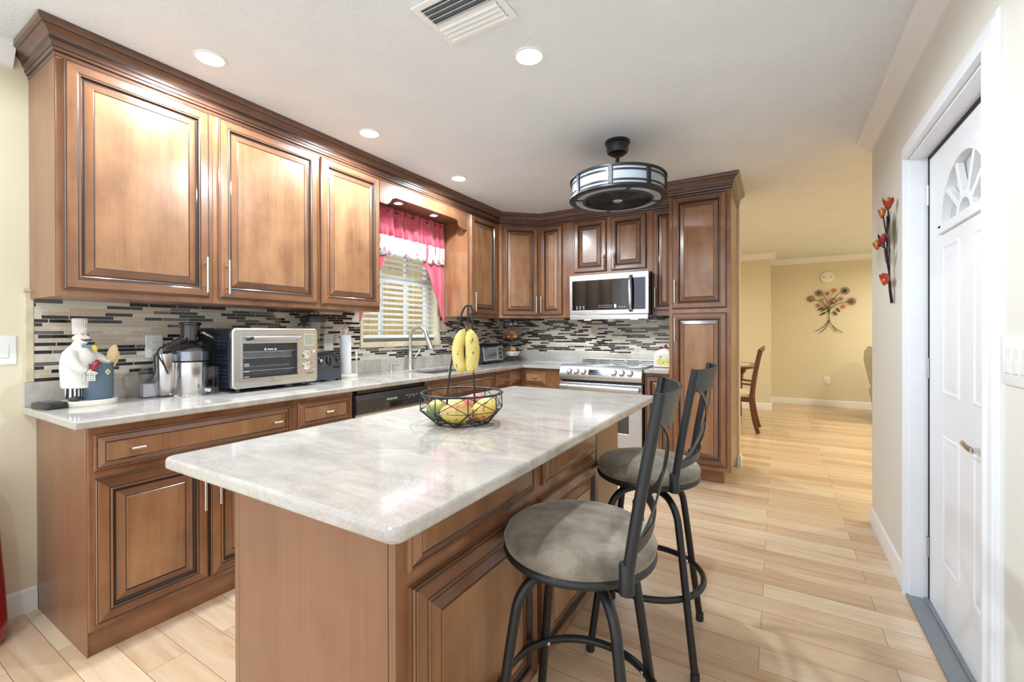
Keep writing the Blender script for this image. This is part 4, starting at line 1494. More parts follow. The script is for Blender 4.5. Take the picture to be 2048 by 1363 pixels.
tube(b, spline([(-0.13, 0.0, 0.25), (-0.155, 0.0, 0.20), (-0.15, 0.01, 0.13), (-0.175, 0.02, 0.08)]), 0.004, 8)
tube(b, spline([(-0.10, -0.02, 0.27), (-0.15, -0.02, 0.23), (-0.12, -0.02, 0.15), (-0.10, 0.0, 0.10), (-0.13, 0.02, 0.075)]), 0.004, 8)
obj('power_cord', b, M['black_plastic'], t, smooth=60)

# clear plastic box beside it
t = thing('plastic_container', 'clear plastic container with pale lining between figurine and juicer', 'container', (0.075, 0.104, CT), R90)
b = nb()
loft(b, [rr(-0.034, 0.034, -0.028, 0.028, 0.004, z, 2) for z in (0.0, 0.003, 0.115)], cap1=False)
loft(b, [rr(-0.034, 0.034, -0.028, 0.028, 0.004, 0.115, 2), rr(-0.028, 0.034, -0.028, 0.028, 0.004, 0.140, 2), rr(-0.018, 0.032, -0.026, 0.026, 0.004, 0.152, 2)], cap0=False)
obj('box', b, M['clear'], t)
b = nb()
loft(b, [rr(-0.031, 0.031, -0.025, 0.025, 0.003, z, 2) for z in (0.004, 0.068)])
obj('lining', b, plain('pale_lilac_lining', S(196, 190, 196), 0.5), t)
b = nb()
loft(b, [rr(-0.036, 0.036, -0.030, 0.030, 0.004, z, 2) for z in (0.0, 0.004)])
obj('rim', b, M['black_plastic'], t)
# ================================================================== things on the worktop
# chef figurine with pot
t = thing('chef_figurine', 'pale chef figurine in tall hat stirring a blue-grey pot', 'figurine', (0.115, -0.130, CT), R90)
b = nb()
loft(b, [[V((0.0 + 0.098 * k * math.cos(a), 0.0 + 0.088 * k * math.sin(a), z)) for a in [2 * PI * i / 40 for i in range(40)]] for k, z in ((0.97, 0), (1, 0.004), (1, 0.020), (0.96, 0.024))])
obj('plinth', b, M['cream_ceramic'], t, smooth=40)
fxx, fyy = -0.034, 0.006           # figure axis in the local frame (x along the wall, -y towards the room)
b = nb()
prof = [(0.0, 0.078), (0.057, 0.078), (0.060, 0.085), (0.062, 0.13), (0.064, 0.165), (0.062, 0.20), (0.054, 0.232), (0.040, 0.254), (0.026, 0.268), (0.018, 0.285), (0.0, 0.287)]
lathe(b, prof, 28, c=(fxx, fyy, 0), sx=0.98, sy=0.95)
tube(b, spline([(fxx - 0.038, fyy - 0.035, 0.235), (fxx - 0.042, fyy - 0.066, 0.205), (fxx - 0.026, fyy - 0.082, 0.172), (fxx + 0.000, fyy - 0.080, 0.155)], 5), [0.026 - 0.0006 * i for i in range(16)], 12)
tube(b, spline([(fxx + 0.03, fyy + 0.03, 0.235), (fxx + 0.062, fyy + 0.018, 0.215), (fxx + 0.09, fyy - 0.005, 0.195), (fxx + 0.105, fyy - 0.02, 0.185)], 5), [0.024 - 0.0005 * i for i in range(16)], 12)
o = obj('coat', b, M['cream_resin'], t, smooth=60)
m = o.modifiers.new('merge', 'REMESH'); m.mode = 'VOXEL'; m.voxel_size = 0.0042; m.use_smooth_shade = True
m = o.modifiers.new('soften', 'SMOOTH'); m.iterations = 4; m.factor = 0.5
b = nb()
ell(b, (fxx + 0.008, fyy - 0.006, 0.299), (0.0245, 0.0245, 0.033), u=24, w=16)
ell(b, (fxx + 0.024, fyy - 0.028, 0.300), (0.007, 0.009, 0.0075), u=12, w=8)
ell(b, (fxx + 0.011, fyy - 0.022, 0.280), (0.015, 0.011, 0.010), u=14, w=8)
for s in (-1, 1): ell(b, (fxx + 0.008 + s * 0.024, fyy + 0.003, 0.298), (0.005, 0.008, 0.010), u=10, w=8)
o = obj('head', b, plain('pale_face', S(236, 226, 214), 0.5), t, smooth=60)
m = o.modifiers.new('merge', 'REMESH'); m.mode = 'VOXEL'; m.voxel_size = 0.0022; m.use_smooth_shade = True
b = nb()
for s in (-1, 1):
    ell(b, (fxx + 0.018 + s * 0.009 - 0.002, fyy - 0.0275, 0.309), (0.0028, 0.002, 0.0034), u=10, w=6)
    tube(b, spline([(fxx + 0.016 + s * 0.004, fyy - 0.028, 0.315), (fxx + 0.015 + s * 0.010, fyy - 0.026, 0.318), (fxx + 0.013 + s * 0.016, fyy - 0.021, 0.316)], 3), 0.0016, 6)
    tube(b, spline([(fxx + 0.020, fyy - 0.035, 0.290), (fxx + 0.020 + s * 0.011, fyy - 0.034, 0.289), (fxx + 0.018 + s * 0.020, fyy - 0.026, 0.294)], 4), [0.003, 0.0034, 0.0036, 0.0036, 0.0032, 0.0028, 0.0022, 0.0016, 0.001], 8)
obj('moustache', b, M['charcoal'], t, smooth=60)
b = nb()
rings = []
for r, z in ((0.0245, 0.316), (0.0245, 0.330), (0.0235, 0.334), (0.0245, 0.368), (0.026, 0.380), (0.023, 0.386), (0.0, 0.387)):
    rings.append((r, z))
n = 44
vv = []
for k, (r, z) in enumerate(rings):
    if r == 0: vv.append([b.verts.new((fxx + 0.004, fyy + 0.0, z))]); continue
    amp = 0.0 if k < 2 else 0.0012
    vv.append([b.verts.new((fxx + 0.004 + (r + amp * math.cos(i * PI)) * math.cos(2 * PI * i / n), fyy + (r + amp * math.cos(i * PI)) * math.sin(2 * PI * i / n), z)) for i in range(n)])
for k in range(len(vv) - 1):
    for i in range(n):
        j = (i + 1) % n
        if len(vv[k + 1]) == 1: face(b, [vv[k][i], vv[k][j], vv[k + 1][0]])
        else: face(b, [vv[k][i], vv[k][j], vv[k + 1][j], vv[k + 1][i]])
obj('hat', b, plain('hat_white', S(226, 222, 216), 0.6), t, smooth=25)
k = NT('striped_cloth')
tc = k.coord(rnd=False)
w = k.n('ShaderNodeTexWave'); w.bands_direction = 'X'; w.inputs['Scale'].default_value = 24.0; w.inputs['Distortion'].default_value = 0.6
k.l(tc, w.inputs['Vector'])
k.color(k.ramp(w.outputs['Fac'], [(0.0, S(20, 20, 22)), (0.52, S(232, 230, 226))], 'CONSTANT'))
b = nb()
for s in (-1, 1):
    lathe(b, [(0, 0.036), (0.026, 0.036), (0.027, 0.05), (0.028, 0.088), (0, 0.09)], 20, c=(fxx + 0.004 + s * 0.026, fyy - 0.006 + s * 0.012, 0))
obj('trousers', b, k.m, t, smooth=40)
b = nb()
for s in (-1, 1):
    ell(b, (fxx + 0.004 + s * 0.027, fyy - 0.020 + s * 0.012, 0.033), (0.021, 0.032, 0.014), u=18, w=10)
obj('shoe', b, plain('blue_black_shoe', S(40, 46, 62), 0.2, coat=0.6), t, smooth=60)
b = nb()
for s in (-1, 1):
    tube(b, [(fxx + 0.016, fyy - 0.036, 0.264), (fxx + 0.016 + s * 0.008, fyy - 0.037, 0.265), (fxx + 0.016 + s * 0.015, fyy - 0.035, 0.262)], [0.0025, 0.005, 0.0065], 8)
obj('bow_tie', b, plain('blue_tie', S(96, 148, 184), 0.4), t, smooth=40)
b = nb()
tube(b, spline([(fxx + 0.036, fyy - 0.046, 0.268), (fxx + 0.041, fyy - 0.049, 0.254), (fxx + 0.045, fyy - 0.048, 0.238)], 4), [0.004, 0.007, 0.009, 0.008, 0.010, 0.009, 0.007, 0.006, 0.004], 10)
obj('yellow_pepper', b, plain('yellow_glaze', S(230, 210, 70), 0.35), t, smooth=50)
b = nb()
tube(b, [(fxx + 0.024, fyy - 0.080, 0.155), (fxx + 0.029, fyy - 0.080, 0.168), (fxx + 0.038, fyy - 0.076, 0.19), (fxx + 0.043, fyy - 0.073, 0.20)], [0.005, 0.011, 0.012, 0.006], 12)
obj('red_pepper', b, plain('red_glaze', S(160, 22, 40), 0.3, coat=0.4), t, smooth=50)
b = nb()
ell(b, (fxx + 0.012, fyy - 0.082, 0.150), (0.013, 0.011, 0.010), u=14, w=10)
for i in range(4):
    tube(b, spline([(fxx + 0.018, fyy - 0.087 + i * 0.005, 0.151 - i * 0.002), (fxx + 0.030, fyy - 0.089 + i * 0.005, 0.147 - i * 0.002), (fxx + 0.038 - i * 0.002, fyy - 0.086 + i * 0.005, 0.141 - i * 0.002)], 3), [0.0042] * 6 + [0.003], 8)
tube(b, [(fxx + 0.014, fyy - 0.074, 0.152), (fxx + 0.022, fyy - 0.070, 0.16), (fxx + 0.028, fyy - 0.072, 0.163)], [0.005, 0.004, 0.003], 8)
obj('hand', b, plain('pale_hand', S(232, 218, 204), 0.5), t, smooth=60)
b = nb()
loft(b, [[V((fxx + 0.012 + 0.020 * q, fyy - 0.080 - 0.006 * q * q + 0.002, z)) for q in (-1, -0.5, 0, 0.5, 1)] + [V((fxx + 0.012 + 0.020 * q, fyy - 0.056, z)) for q in (1, -1)] for z in (0.11, 0.15)])
k = NT('dotted_towel')
vo = k.n('ShaderNodeTexVoronoi'); vo.inputs['Scale'].default_value = 120; vo.inputs['Randomness'].default_value = 0.2
k.l(k.coord(rnd=False), vo.inputs['Vector'])
k.color(k.ramp(vo.outputs['Distance'], [(0.0, S(60, 110, 90)), (0.33, S(226, 226, 218))], 'CONSTANT'))
obj('towel', b, k.m, t)
b = nb()
px, py = 0.024, -0.012
lathe(b, [(0.0, 0.025), (0.052, 0.025), (0.055, 0.03), (0.055, 0.176), (0.057, 0.178), (0.057, 0.184), (0.051, 0.184), (0.050, 0.06), (0.0, 0.06)], 40, c=(px, py, 0))
pot = obj('pot', b, plain('slate_blue_glaze', S(86, 104, 122), 0.3, 0, 0.05, coat=0.3), t, smooth=35)
b = nb()
m = frame_mx((px + 0.020, py - 0.0523, 0.146), (0.93, 0.37, 0), (0, 0, 1))
prism(b, [(0, -0.014), (0.012, 0), (0, 0.014), (-0.012, 0)], -0.0005, 0.0012, mx=m)
prism(b, [(0, -0.006), (0.006, 0), (0, 0.006), (-0.006, 0)], 0.001, 0.0016, 1, mx=m)
obj('sticker', b, [plain('cream_sticker', S(236, 226, 170), 0.5), plain('olive_print', S(150, 140, 80), 0.5)], t)
WS = plain('pale_spoon_wood', S(226, 190, 148), 0.5, 0, 0.05)
for i, (dx, dy, ang, ln, bw, lb) in enumerate(((0.012, -0.006, 0.24, 0.125, 0.019, 'larger pale wooden spoon standing in the figurine pot'), (0.020, 0.018, 0.33, 0.10, 0.016, 'smaller pale wooden spoon behind the larger one in the pot'))):
    s = thing('wooden_spoon', lb, 'spoon', (0.115 - py - dy, -0.130 + px + dx, CT + 0.066), R90)
    b = nb()
    d = V((math.sin(ang), 0.0, math.cos(ang)))
    p0 = V((0, 0, 0))
    tube(b, [p0, d * 0.08, d * ln], [0.005, 0.0055, 0.006], 10)
    m = Matrix.Rotation(ang, 4, 'Y')
    ell(b, d * (ln + 0.038), (bw, 0.005, 0.044), u=20, w=12, mx=m)
    obj('spoon_body', b, WS, s, smooth=60)

# desk calculator at the end of the counter
t = thing('desk_calculator', 'black desk calculator lying at the free end of the counter', 'calculator', (0.10, -0.232, CT), R90 + 0.15)
b = nb()
loft(b, [rr(-0.058, 0.012, -0.07, 0.07, 0.012, 0.0), rr(-0.060, 0.014, -0.072, 0.072, 0.014, 0.006), rr(-0.058, 0.012, -0.070, 0.070, 0.012, 0.022), rr(-0.050, 0.008, -0.062, 0.062, 0.010, 0.026)])
obj('display_body', b, M['black_plastic'], t, smooth=30)
b = nb(); box(b, -0.044, 0.002, -0.03, 0.045, 0.0255, 0.0275)
obj('display', b, plain('grey_display', S(70, 78, 92), 0.2), t)
b = nb()
loft(b, [rr(0.016, 0.062, -0.066, 0.066, 0.010, 0.0), rr(0.015, 0.064, -0.068, 0.068, 0.010, 0.005), rr(0.017, 0.062, -0.066, 0.066, 0.010, 0.018)])
obj('key_body', b, M['charcoal'], t, smooth=30)
b = nb()
for i in range(3):
    for j in range(5): box(b, 0.021 + i * 0.014, 0.031 + i * 0.014, -0.055 + j * 0.023, -0.039 + j * 0.023, 0.017, 0.022)
obj('key', b, plain('pale_keys', S(150, 152, 154), 0.4), t, bevel=0.001)

# paper towel holder
t = thing('paper_towel_holder', 'cream paper towel stand with white roll beside the blender', 'paper towel holder', (0.10, 1.262, CT))
b = nb()
lathe(b, [(0, 0), (0.086, 0), (0.088, 0.006), (0.086, 0.016), (0.070, 0.022), (0.055, 0.026), (0, 0.026)], 36)
obj('base', b, M['cream_ceramic'], t, smooth=40)
b = nb()
lathe(b, [(0.010, 0.026), (0.038, 0.027), (0.039, 0.03), (0.039, 0.302), (0.038, 0.304), (0.018, 0.304), (0.017, 0.29), (0.010, 0.29)], 40, ring=True)
obj('paper_roll', b, plain('paper_white', S(240, 241, 243), 0.8, 0, 0.01, 10, 0.1, 90), t, smooth=35)
b = nb()
lathe(b, [(0, 0.024), (0.008, 0.026), (0.008, 0.315), (0.014, 0.320), (0.010, 0.330), (0.018, 0.336), (0.024, 0.346), (0.019, 0.358), (0.008, 0.366), (0, 0.368)], 20)
obj('finial_post', b, M['cream_ceramic'], t, smooth=45)
b = nb()
lathe(b, [(0, 0.02), (0.004, 0.02), (0.0035, 0.12), (0.010, 0.15), (0.006, 0.16), (0.011, 0.17), (0.004, 0.185), (0, 0.187)], 14, c=(0.045, 0.058, 0))
obj('side_rod', b, M['cream_ceramic'], t, smooth=45)

# faucet and soap pump
t = thing('kitchen_faucet', 'brushed nickel gooseneck faucet behind the sink', 'faucet', (0.035, 1.985, CT))
b = nb()
lathe(b, [(0, 0), (0.030, 0), (0.030, 0.004), (0.026, 0.010), (0.024, 0.06), (0.022, 0.14), (0.0175, 0.155), (0.0, 0.156)], 28)
tube(b, spline([(0, 0, 0.15), (0, 0, 0.26), (0.012, 0, 0.318), (0.05, 0.008, 0.358), (0.105, 0.018, 0.362), (0.150, 0.026, 0.328), (0.168, 0.03, 0.275)], 7), 0.0155, 16)
obj('neck', b, M['nickel'], t, smooth=40)
b = nb()
p = V((0.168, 0.03, 0.278)); d = V((0.040, 0.008, -0.098))
tube(b, [p, p + d * 0.15, p + d * 0.6, p + d * 0.98, p + d], [0.0165, 0.018, 0.0215, 0.026, 0.024], 20)
obj('spray_head', b, M['nickel'], t, smooth=40)
b = nb()
cyl(b, (0, 0.016, 0.095), (0.004, 0.055, 0.095), 0.0145, 18)
tube(b, spline([(0.004, 0.052, 0.098), (0.008, 0.062, 0.115), (0.018, 0.085, 0.145), (0.022, 0.098, 0.165)], 5), [0.009] * 6 + [0.008] * 5 + [0.0075] * 5, 12)
obj('lever', b, M['nickel'], t, smooth=40)
t = thing('soap_pump', 'brushed nickel soap pump left of the faucet', 'soap dispenser', (0.035, 1.765, CT))
b = nb()
lathe(b, [(0, 0), (0.021, 0), (0.021, 0.003), (0.013, 0.007), (0.011, 0.04), (0, 0.041)], 20)
obj('collar', b, M['nickel'], t, smooth=40)
b = nb()
lathe(b, [(0, 0.04), (0.013, 0.04), (0.013, 0.060), (0, 0.061)], 20)
tube(b, [(0, 0, 0.052), (0.04, 0.012, 0.053), (0.070, 0.02, 0.049)], [0.005, 0.0045, 0.004], 10)
obj('spout', b, M['nickel'], t, smooth=40)

# wire fruit basket with hook
FX, FY = 1.821, 0.386
t = thing('fruit_basket', 'black wire fruit basket with tall banana hook on the island', 'basket', (FX, FY, CT))
b = nb()
RR = 0.142
tube(b, ring_pts((0, 0, 0.108), RR, 64), 0.0036, 8, closed=True)
obj('rim', b, M['black_iron'], t, smooth=60)
b = nb()
N = 8
zt_, zm, zb_ = 0.108, 0.052, 0.004
def P8(r, z, k): return V((r * math.cos(2 * PI * k / N), r * math.sin(2 * PI * k / N), z))
for k in range(N):
    tp, tm = P8(RR, zt_, k), P8(RR * 1.02, zm, k)
    bt = P8(0.092, zb_, k + 0.5)
    cyl(b, tp, tm, 0.0019, 6)
    cyl(b, tm, bt, 0.0026, 6); cyl(b, P8(RR * 1.02, zm, k + 1), bt, 0.0026, 6)
    cyl(b, tm, P8(RR, zt_, k + 1), 0.0014, 6); cyl(b, P8(RR * 1.02, zm, k + 1), tp, 0.0014, 6)
    cyl(b, tm, P8(RR * 1.02, zm, k + 1), 0.0014, 6)
    cyl(b, bt, P8(0.092, zb_, k + 1.5), 0.0018, 6)
    cyl(b, bt, (0, 0, zb_ + 0.004), 0.0018, 6)
tube(b, ring_pts((0, 0, zb_ + 0.002), 0.05, 32), 0.0018, 6, closed=True)
obj('wire_bowl', b, M['black_iron'], t)
b = nb()
for k in range(4):
    p = P8(0.062, 0.0045, 2 * k + 0.5); ell(b, p, (0.007, 0.007, 0.0045), u=10, w=6)
obj('foot', b, M['black_iron'], t)
b = nb()
cdir = V((0.857, 0.515, 0))          # across the view
up0, up1 = -cdir * 0.056, cdir * 0.046
tube(b, spline([up0 + V((0, 0, 0.03)), up0 * 0.80 + V((0, 0, 0.16)), up0 * 0.26 + V((0, 0, 0.33)), cdir * 0.004 + V((0, 0, 0.396)), cdir * 0.020 + V((0, 0, 0.414)), cdir * 0.036 + V((0, 0, 0.402)), cdir * 0.037 + V((0, 0, 0.33)), cdir * 0.041 + V((0, 0, 0.18)), up1 + V((0, 0, 0.02))], 7), 0.0036, 8)
hk = cdir * 0.022
tube(b, spline([hk + V((0, 0, 0.413)), hk + V((0, 0, 0.375)), hk + V((-0.004, 0.002, 0.350)), hk + V((0.006, -0.012, 0.338)), hk + V((0.010, -0.022, 0.350))], 6), 0.0032, 8)
obj('hook_handle', b, M['black_iron'], t, smooth=60)
# bananas
k = NT('banana_skin')
vec = k.coord()
c = k.ramp(k.noise(vec, 14, 4, 0.6).outputs[0], [(0.3, S(216, 190, 92)), (0.6, S(230, 212, 128))])
sp = k.noise(k.coord((60, 60, 26)), 1, 3, 0.6)
k.color(k.mix(k.ramp(sp.outputs[0], [(0.60, (0, 0, 0, 1)), (0.66, (0.85, 0.85, 0.85, 1))]), c, S(104, 74, 36)))
k.set(Roughness=0.45)
BAN = k.m
t = thing('banana_bunch', 'bunch of spotted yellow bananas hanging from the basket hook', 'bananas', (FX + cdir.x * 0.022 + 0.008, FY + cdir.y * 0.022 - 0.014, CT + 0.340))
b = nb()
tube(b, [(0, 0, 0.008), (0, 0, -0.004), (0, 0, -0.018)], [0.008, 0.010, 0.013], 10)
obj('stem', b, plain('brown_stem', S(98, 78, 44), 0.6), t, smooth=50)
for off, ang in ((-0.0145, 215), (0.0145, 300), (0.004, 60)):
    b = nb()
    side = cdir * off
    out = V((math.cos(math.radians(ang)), math.sin(math.radians(ang)), 0)) * 0.017
    pts = spline([side * 0.3 + V((0, 0, -0.012)), side * 0.8 + out * 0.5 + V((0, 0, -0.031)), side * 1.1 + out * 1.0 + V((0, 0, -0.074)), side * 1.1 + out * 0.9 + V((0, 0, -0.117)), side * 0.95 + out * 0.35 + V((0, 0, -0.149)), side * 0.85 + out * 0.05 + V((0, 0, -0.160))], 4)
    n = len(pts)
    rad = [0.007 + 0.0145 * min(1, i / 5.0) if i < n - 5 else 0.0215 * (1 - 0.14 * (i - (n - 6))) for i in range(n)]
    rad = [max(0.004, r) for r in rad]
    tube(b, pts, rad, 10)
    obj('banana', b, BAN, t, smooth=42)


def mango(label, p, rad, rot, stops, blotch=0.0, axis='z'):
    k = NT('mango_skin')
    tc = k.n('ShaderNodeTexCoord')
    s = k.n('ShaderNodeSeparateXYZ'); k.l(tc.outputs['Generated'], s.inputs[0])
    nz = k.noise(tc.outputs['Generated'], 2.2, 4, 0.6)
    f = k.math('ADD', k.math('MULTIPLY', s.outputs[axis.upper()], 0.7), k.math('MULTIPLY', nz.outputs[0], 0.42))
    c = k.ramp(f, stops)
    dots = k.noise(tc.outputs['Generated'], 60, 2)
    c = k.mix(k.ramp(dots.outputs[0], [(0.68, (0, 0, 0, 1)), (0.74, (0.35, 0.35, 0.35, 1))]), c, S(236, 220, 150))
    if blotch:
        bl = k.noise(tc.outputs['Generated'], 5, 5, 0.7)
        c = k.mix(k.ramp(bl.outputs[0], [(0.60 - blotch * 0.1, (0, 0, 0, 1)), (0.66, (0.9, 0.9, 0.9, 1))]), c, S(58, 50, 34))
    k.color(c)
    k.set(Roughness=0.4)
    t = thing('mango', label, 'mango', p, 0, 'mangoes in the wire basket')
    rad = tuple(q * 0.80 for q in rad)
    b = nb()
    m = Matrix.Rotation(rot[2], 4, 'Z') @ Matrix.Rotation(rot[1], 4, 'Y') @ Matrix.Rotation(rot[0], 4, 'X')
    ell(b, (0, 0, 0), rad, u=28, w=18)
    for v in b.verts:
        q = v.co.x / rad[0]
        v.co.y *= 1 + 0.16 * q; v.co.z *= 1 + 0.10 * q
        v.co.z += 0.08 * rad[2] * math.sin(q * 2)
        v.co = m @ v.co
    obj('flesh', b, k.m, t, smooth=60)
    b = nb()
    e = m @ V((rad[0] * 0.97, 0, 0.006)); e2 = m @ V((rad[0] * 1.07, 0, 0.008))
    tube(b, [e, e2], [0.004, 0.003], 8)
    obj('stem', b, plain('mango_stem', S(120, 96, 50), 0.6), t, smooth=60)


vd = V((-0.515, 0.857, 0))           # away from the camera
def MP(a, d, z): q = cdir * a * 0.76 + vd * d * 0.72; z = 0.012 + (z - 0.012) * 0.82; return (FX + q.x, FY + q.y, CT + z)
mango('green mango at the left of the wire basket', MP(-0.115, -0.005, 0.055), (0.058, 0.045, 0.047), (0, 0.25, -1.0), [(0.25, S(74, 112, 70)), (0.6, S(118, 150, 92)), (0.8, S(206, 190, 100))])
mango('large yellow mango in the front middle of the wire basket', MP(-0.018, -0.075, 0.053), (0.070, 0.046, 0.045), (0, 0.1, 0.5), [(0.25, S(226, 196, 90)), (0.55, S(240, 214, 120)), (0.8, S(232, 170, 110))], 0.1)
mango('yellow mango with dark blotches at the right of the wire basket', MP(0.104, -0.028, 0.058), (0.060, 0.048, 0.048), (0, -0.2, 0.9), [(0.2, S(226, 110, 86)), (0.45, S(236, 190, 96)), (0.75, S(240, 212, 110))], 0.55)
mango('pink mango at the back of the wire basket', MP(0.055, 0.075, 0.072), (0.062, 0.045, 0.045), (0, 0.15, 0.4), [(0.2, S(234, 200, 150)), (0.5, S(230, 150, 130)), (0.8, S(214, 108, 112))], 0.3)
mango('small yellow green mango behind the large yellow one', MP(-0.045, 0.05, 0.053), (0.055, 0.043, 0.044), (0, 0.1, 0.6), [(0.25, S(200, 196, 104)), (0.7, S(232, 212, 120))])

# three tier wire stand in the corner with garlic and onions
GX, GY = 0.225, 3.385
t = thing('tiered_basket', 'three tier black wire basket stand in the corner', 'basket', (GX, GY, CT))
b = nb()
cyl(b, (0, 0, 0.03), (0, 0, 0.455), 0.0035, 8)
obj('pole', b, M['black_iron'], t, smooth=50)
b = nb()
for k_ in range(3):
    a = 2 * PI * k_ / 3 - 1.0
    c_, s_ = math.cos(a), math.sin(a)
    tube(b, spline([(0, 0, 0.05), (0.05 * c_, 0.05 * s_, 0.05), (0.085 * c_, 0.085 * s_, 0.02), (0.11 * c_, 0.11 * s_, 0.004), (0.128 * c_, 0.128 * s_, 0.018), (0.118 * c_, 0.118 * s_, 0.036), (0.106 * c_, 0.106 * s_, 0.028)], 5), 0.003, 8)
obj('scroll_foot', b, M['black_iron'], t, smooth=50)
TIERS = ((0.058, 0.120, 0.100, 0.066), (0.228, 0.292, 0.098, 0.062), (0.385, 0.432, 0.078, 0.05))
for zb2, zt2, r1, r0 in TIERS:
    b = nb()
    tube(b, ring_pts((0, 0, zt2), r1, 36), 0.003, 8, closed=True)
    tube(b, ring_pts((0, 0, zb2), r0, 30), 0.0025, 6, closed=True)
    for k_ in range(18):
        a = 2 * PI * k_ / 18
        p0, p1 = V((r0 * math.cos(a), r0 * math.sin(a), zb2)), V((r1 * math.cos(a + 0.17), r1 * math.sin(a + 0.17), zt2))
        cyl(b, p0, p1, 0.0013, 5)
        cyl(b, p0, V((r1 * math.cos(a - 0.17), r1 * math.sin(a - 0.17), zt2)), 0.0013, 5)
        if k_ % 2 == 0: cyl(b, p0, (0, 0, zb2), 0.0013, 5)
    obj('wire_bowl', b, M['black_iron'], t)
def bulb(name, label, cat, p, r, mat, group, tip=1.0):
    b = nb()
    prof = [(0, -0.82), (0.3, -0.84), (0.75, -0.62), (1.0, -0.05), (0.93, 0.35), (0.6, 0.72), (0.25, 0.92), (0.12, 1.05 + 0.15 * tip), (0.07, 1.15 + 0.45 * tip), (0, 1.16 + 0.46 * tip)]
    m = Matrix.Translation((0, 0, 0)) @ Matrix.Rotation(random.uniform(-0.5, 0.5), 4, 'X') @ Matrix.Rotation(random.uniform(-0.5, 0.5), 4, 'Y')
    lathe(b, [(x * r, z * r) for x, z in prof], 18, mx=m)
    o = obj(name, b, mat, None, smooth=50, loc=p)
    return tag(o, label, cat, group)
random.seed(4)
def skin(name, a, c_, sc=(40, 40, 6)):
    k = NT(name)
    k.color(k.ramp(k.noise(k.coord(sc), 1.2, 3).outputs[0], [(0.35, a), (0.65, c_)]))
    k.set(Roughness=0.35)
    return k.m
ON = [skin('onion_skin_brown', S(168, 92, 50), S(206, 138, 84)), skin('onion_skin_pink', S(186, 110, 92), S(222, 160, 130)), skin('onion_skin_gold', S(196, 134, 76), S(226, 178, 116))]
GA = skin('garlic_skin', S(196, 188, 196), S(232, 228, 226))
SH = skin('shallot_skin', S(150, 80, 100), S(190, 120, 130))
mid = [(-0.055, -0.045, 0.283, 0.036, 0), (0.0, -0.062, 0.280, 0.034, 1), (0.056, -0.035, 0.284, 0.035, 2), (-0.052, 0.03, 0.286, 0.034, 0), (0.012, 0.0, 0.315, 0.035, 1), (0.052, 0.036, 0.290, 0.033, 0), (-0.005, 0.06, 0.286, 0.032, 2), (0.0, -0.01, 0.262, 0.03, 1)]
onl = ['brown onion at the front left of the middle wire tier', 'pink onion at the front of the middle wire tier', 'golden onion at the front right of the middle wire tier', 'brown onion at the back left of the middle wire tier', 'pink onion on top of the middle wire tier', 'brown onion at the back right of the middle wire tier', 'golden onion at the very back of the middle wire tier', 'pink onion at the bottom of the middle wire tier']
for (dx, dy, z, r, mi_), lb in zip(mid, onl):
    bulb('onion', lb, 'onion', (GX + dx, GY + dy, CT + z), r, ON[mi_], 'onions in the tiered basket', 0.6)
low = [(-0.05, -0.03, 0.112, 0.033, 0, 'brown onion at the left of the bottom wire tier'), (0.022, -0.012, 0.128, 0.041, 2, 'large golden onion on the bottom wire tier'), (-0.01, 0.05, 0.112, 0.033, 0, 'brown onion at the back of the bottom wire tier')]
for dx, dy, z, r, mi_, lb in low:
    bulb('onion', lb, 'onion', (GX + dx, GY + dy, CT + z), r, ON[mi_], 'onions in the tiered basket', 0.6)
bulb('shallot', 'reddish shallot at the front of the bottom wire tier', 'shallot', (GX - 0.018, GY - 0.058, CT + 0.098), 0.024, SH, None, 0.8)
tp = [(-0.040, -0.030, 0.418, 0.026, 'garlic bulb at the front left of the top wire tier'), (0.012, -0.045, 0.418, 0.026, 'garlic bulb at the front of the top wire tier'), (0.045, 0.0, 0.420, 0.026, 'garlic bulb at the right of the top wire tier'), (-0.030, 0.035, 0.420, 0.025, 'garlic bulb at the back left of the top wire tier'), (0.020, 0.042, 0.422, 0.025, 'garlic bulb at the back of the top wire tier')]
for dx, dy, z, r, lb in tp:
    bulb('garlic_bulb', lb, 'garlic', (GX + dx, GY + dy, CT + z), r, GA, 'garlic in the tiered basket', 0.7)
b = nb()
lathe(b, [(0.066, 0.0), (0.086, 0.028), (0.094, 0.052), (0.097, 0.052), (0.090, 0.026), (0.068, -0.002)], 36, ring=True)
k = NT('white_net')
ck = k.n('ShaderNodeTexVoronoi'); ck.inputs['Scale'].default_value = 70
k.l(k.coord(rnd=False), ck.inputs['Vector'])
k.color(k.ramp(ck.outputs['Distance'], [(0.25, S(110, 110, 106)), (0.4, S(238, 238, 234))]))
k.set(Roughness=0.8)
tag(obj('paper_liner', b, k.m, None, smooth=40, loc=(GX, GY, CT + 0.062)), 'white dotted paper liner inside the bottom wire tier', 'liner')

# fruit canister between stove and pantry
t = thing('canister', 'white ceramic canister with painted pears beside the pantry', 'canister', (1.885, 3.315, CT))
b = nb()
loft(b, [rr(-0.078, 0.078, -0.07, 0.07, 0.02, z) for z in (0.006, 0.012, 0.118)] + [rr(-0.074, 0.074, -0.066, 0.066, 0.02, 0.122)])
obj('jar', b, M['cream_ceramic'], t, smooth=40)
b = nb()
loft(b, [rr(-0.076, 0.076, -0.068, 0.068, 0.02, z) for z in (0.0, 0.008)])
obj('foot_band', b, plain('maroon_band', S(120, 60, 62), 0.4), t, smooth=40)
b = nb()
loft(b, [rr(-0.070, 0.070, -0.062, 0.062, 0.02, 0.122), rr(-0.072, 0.072, -0.064, 0.064, 0.02, 0.128), rr(-0.066, 0.066, -0.058, 0.058, 0.02, 0.142), rr(-0.04, 0.04, -0.036, 0.036, 0.02, 0.156), rr(-0.02, 0.02, -0.02, 0.02, 0.012, 0.168)])
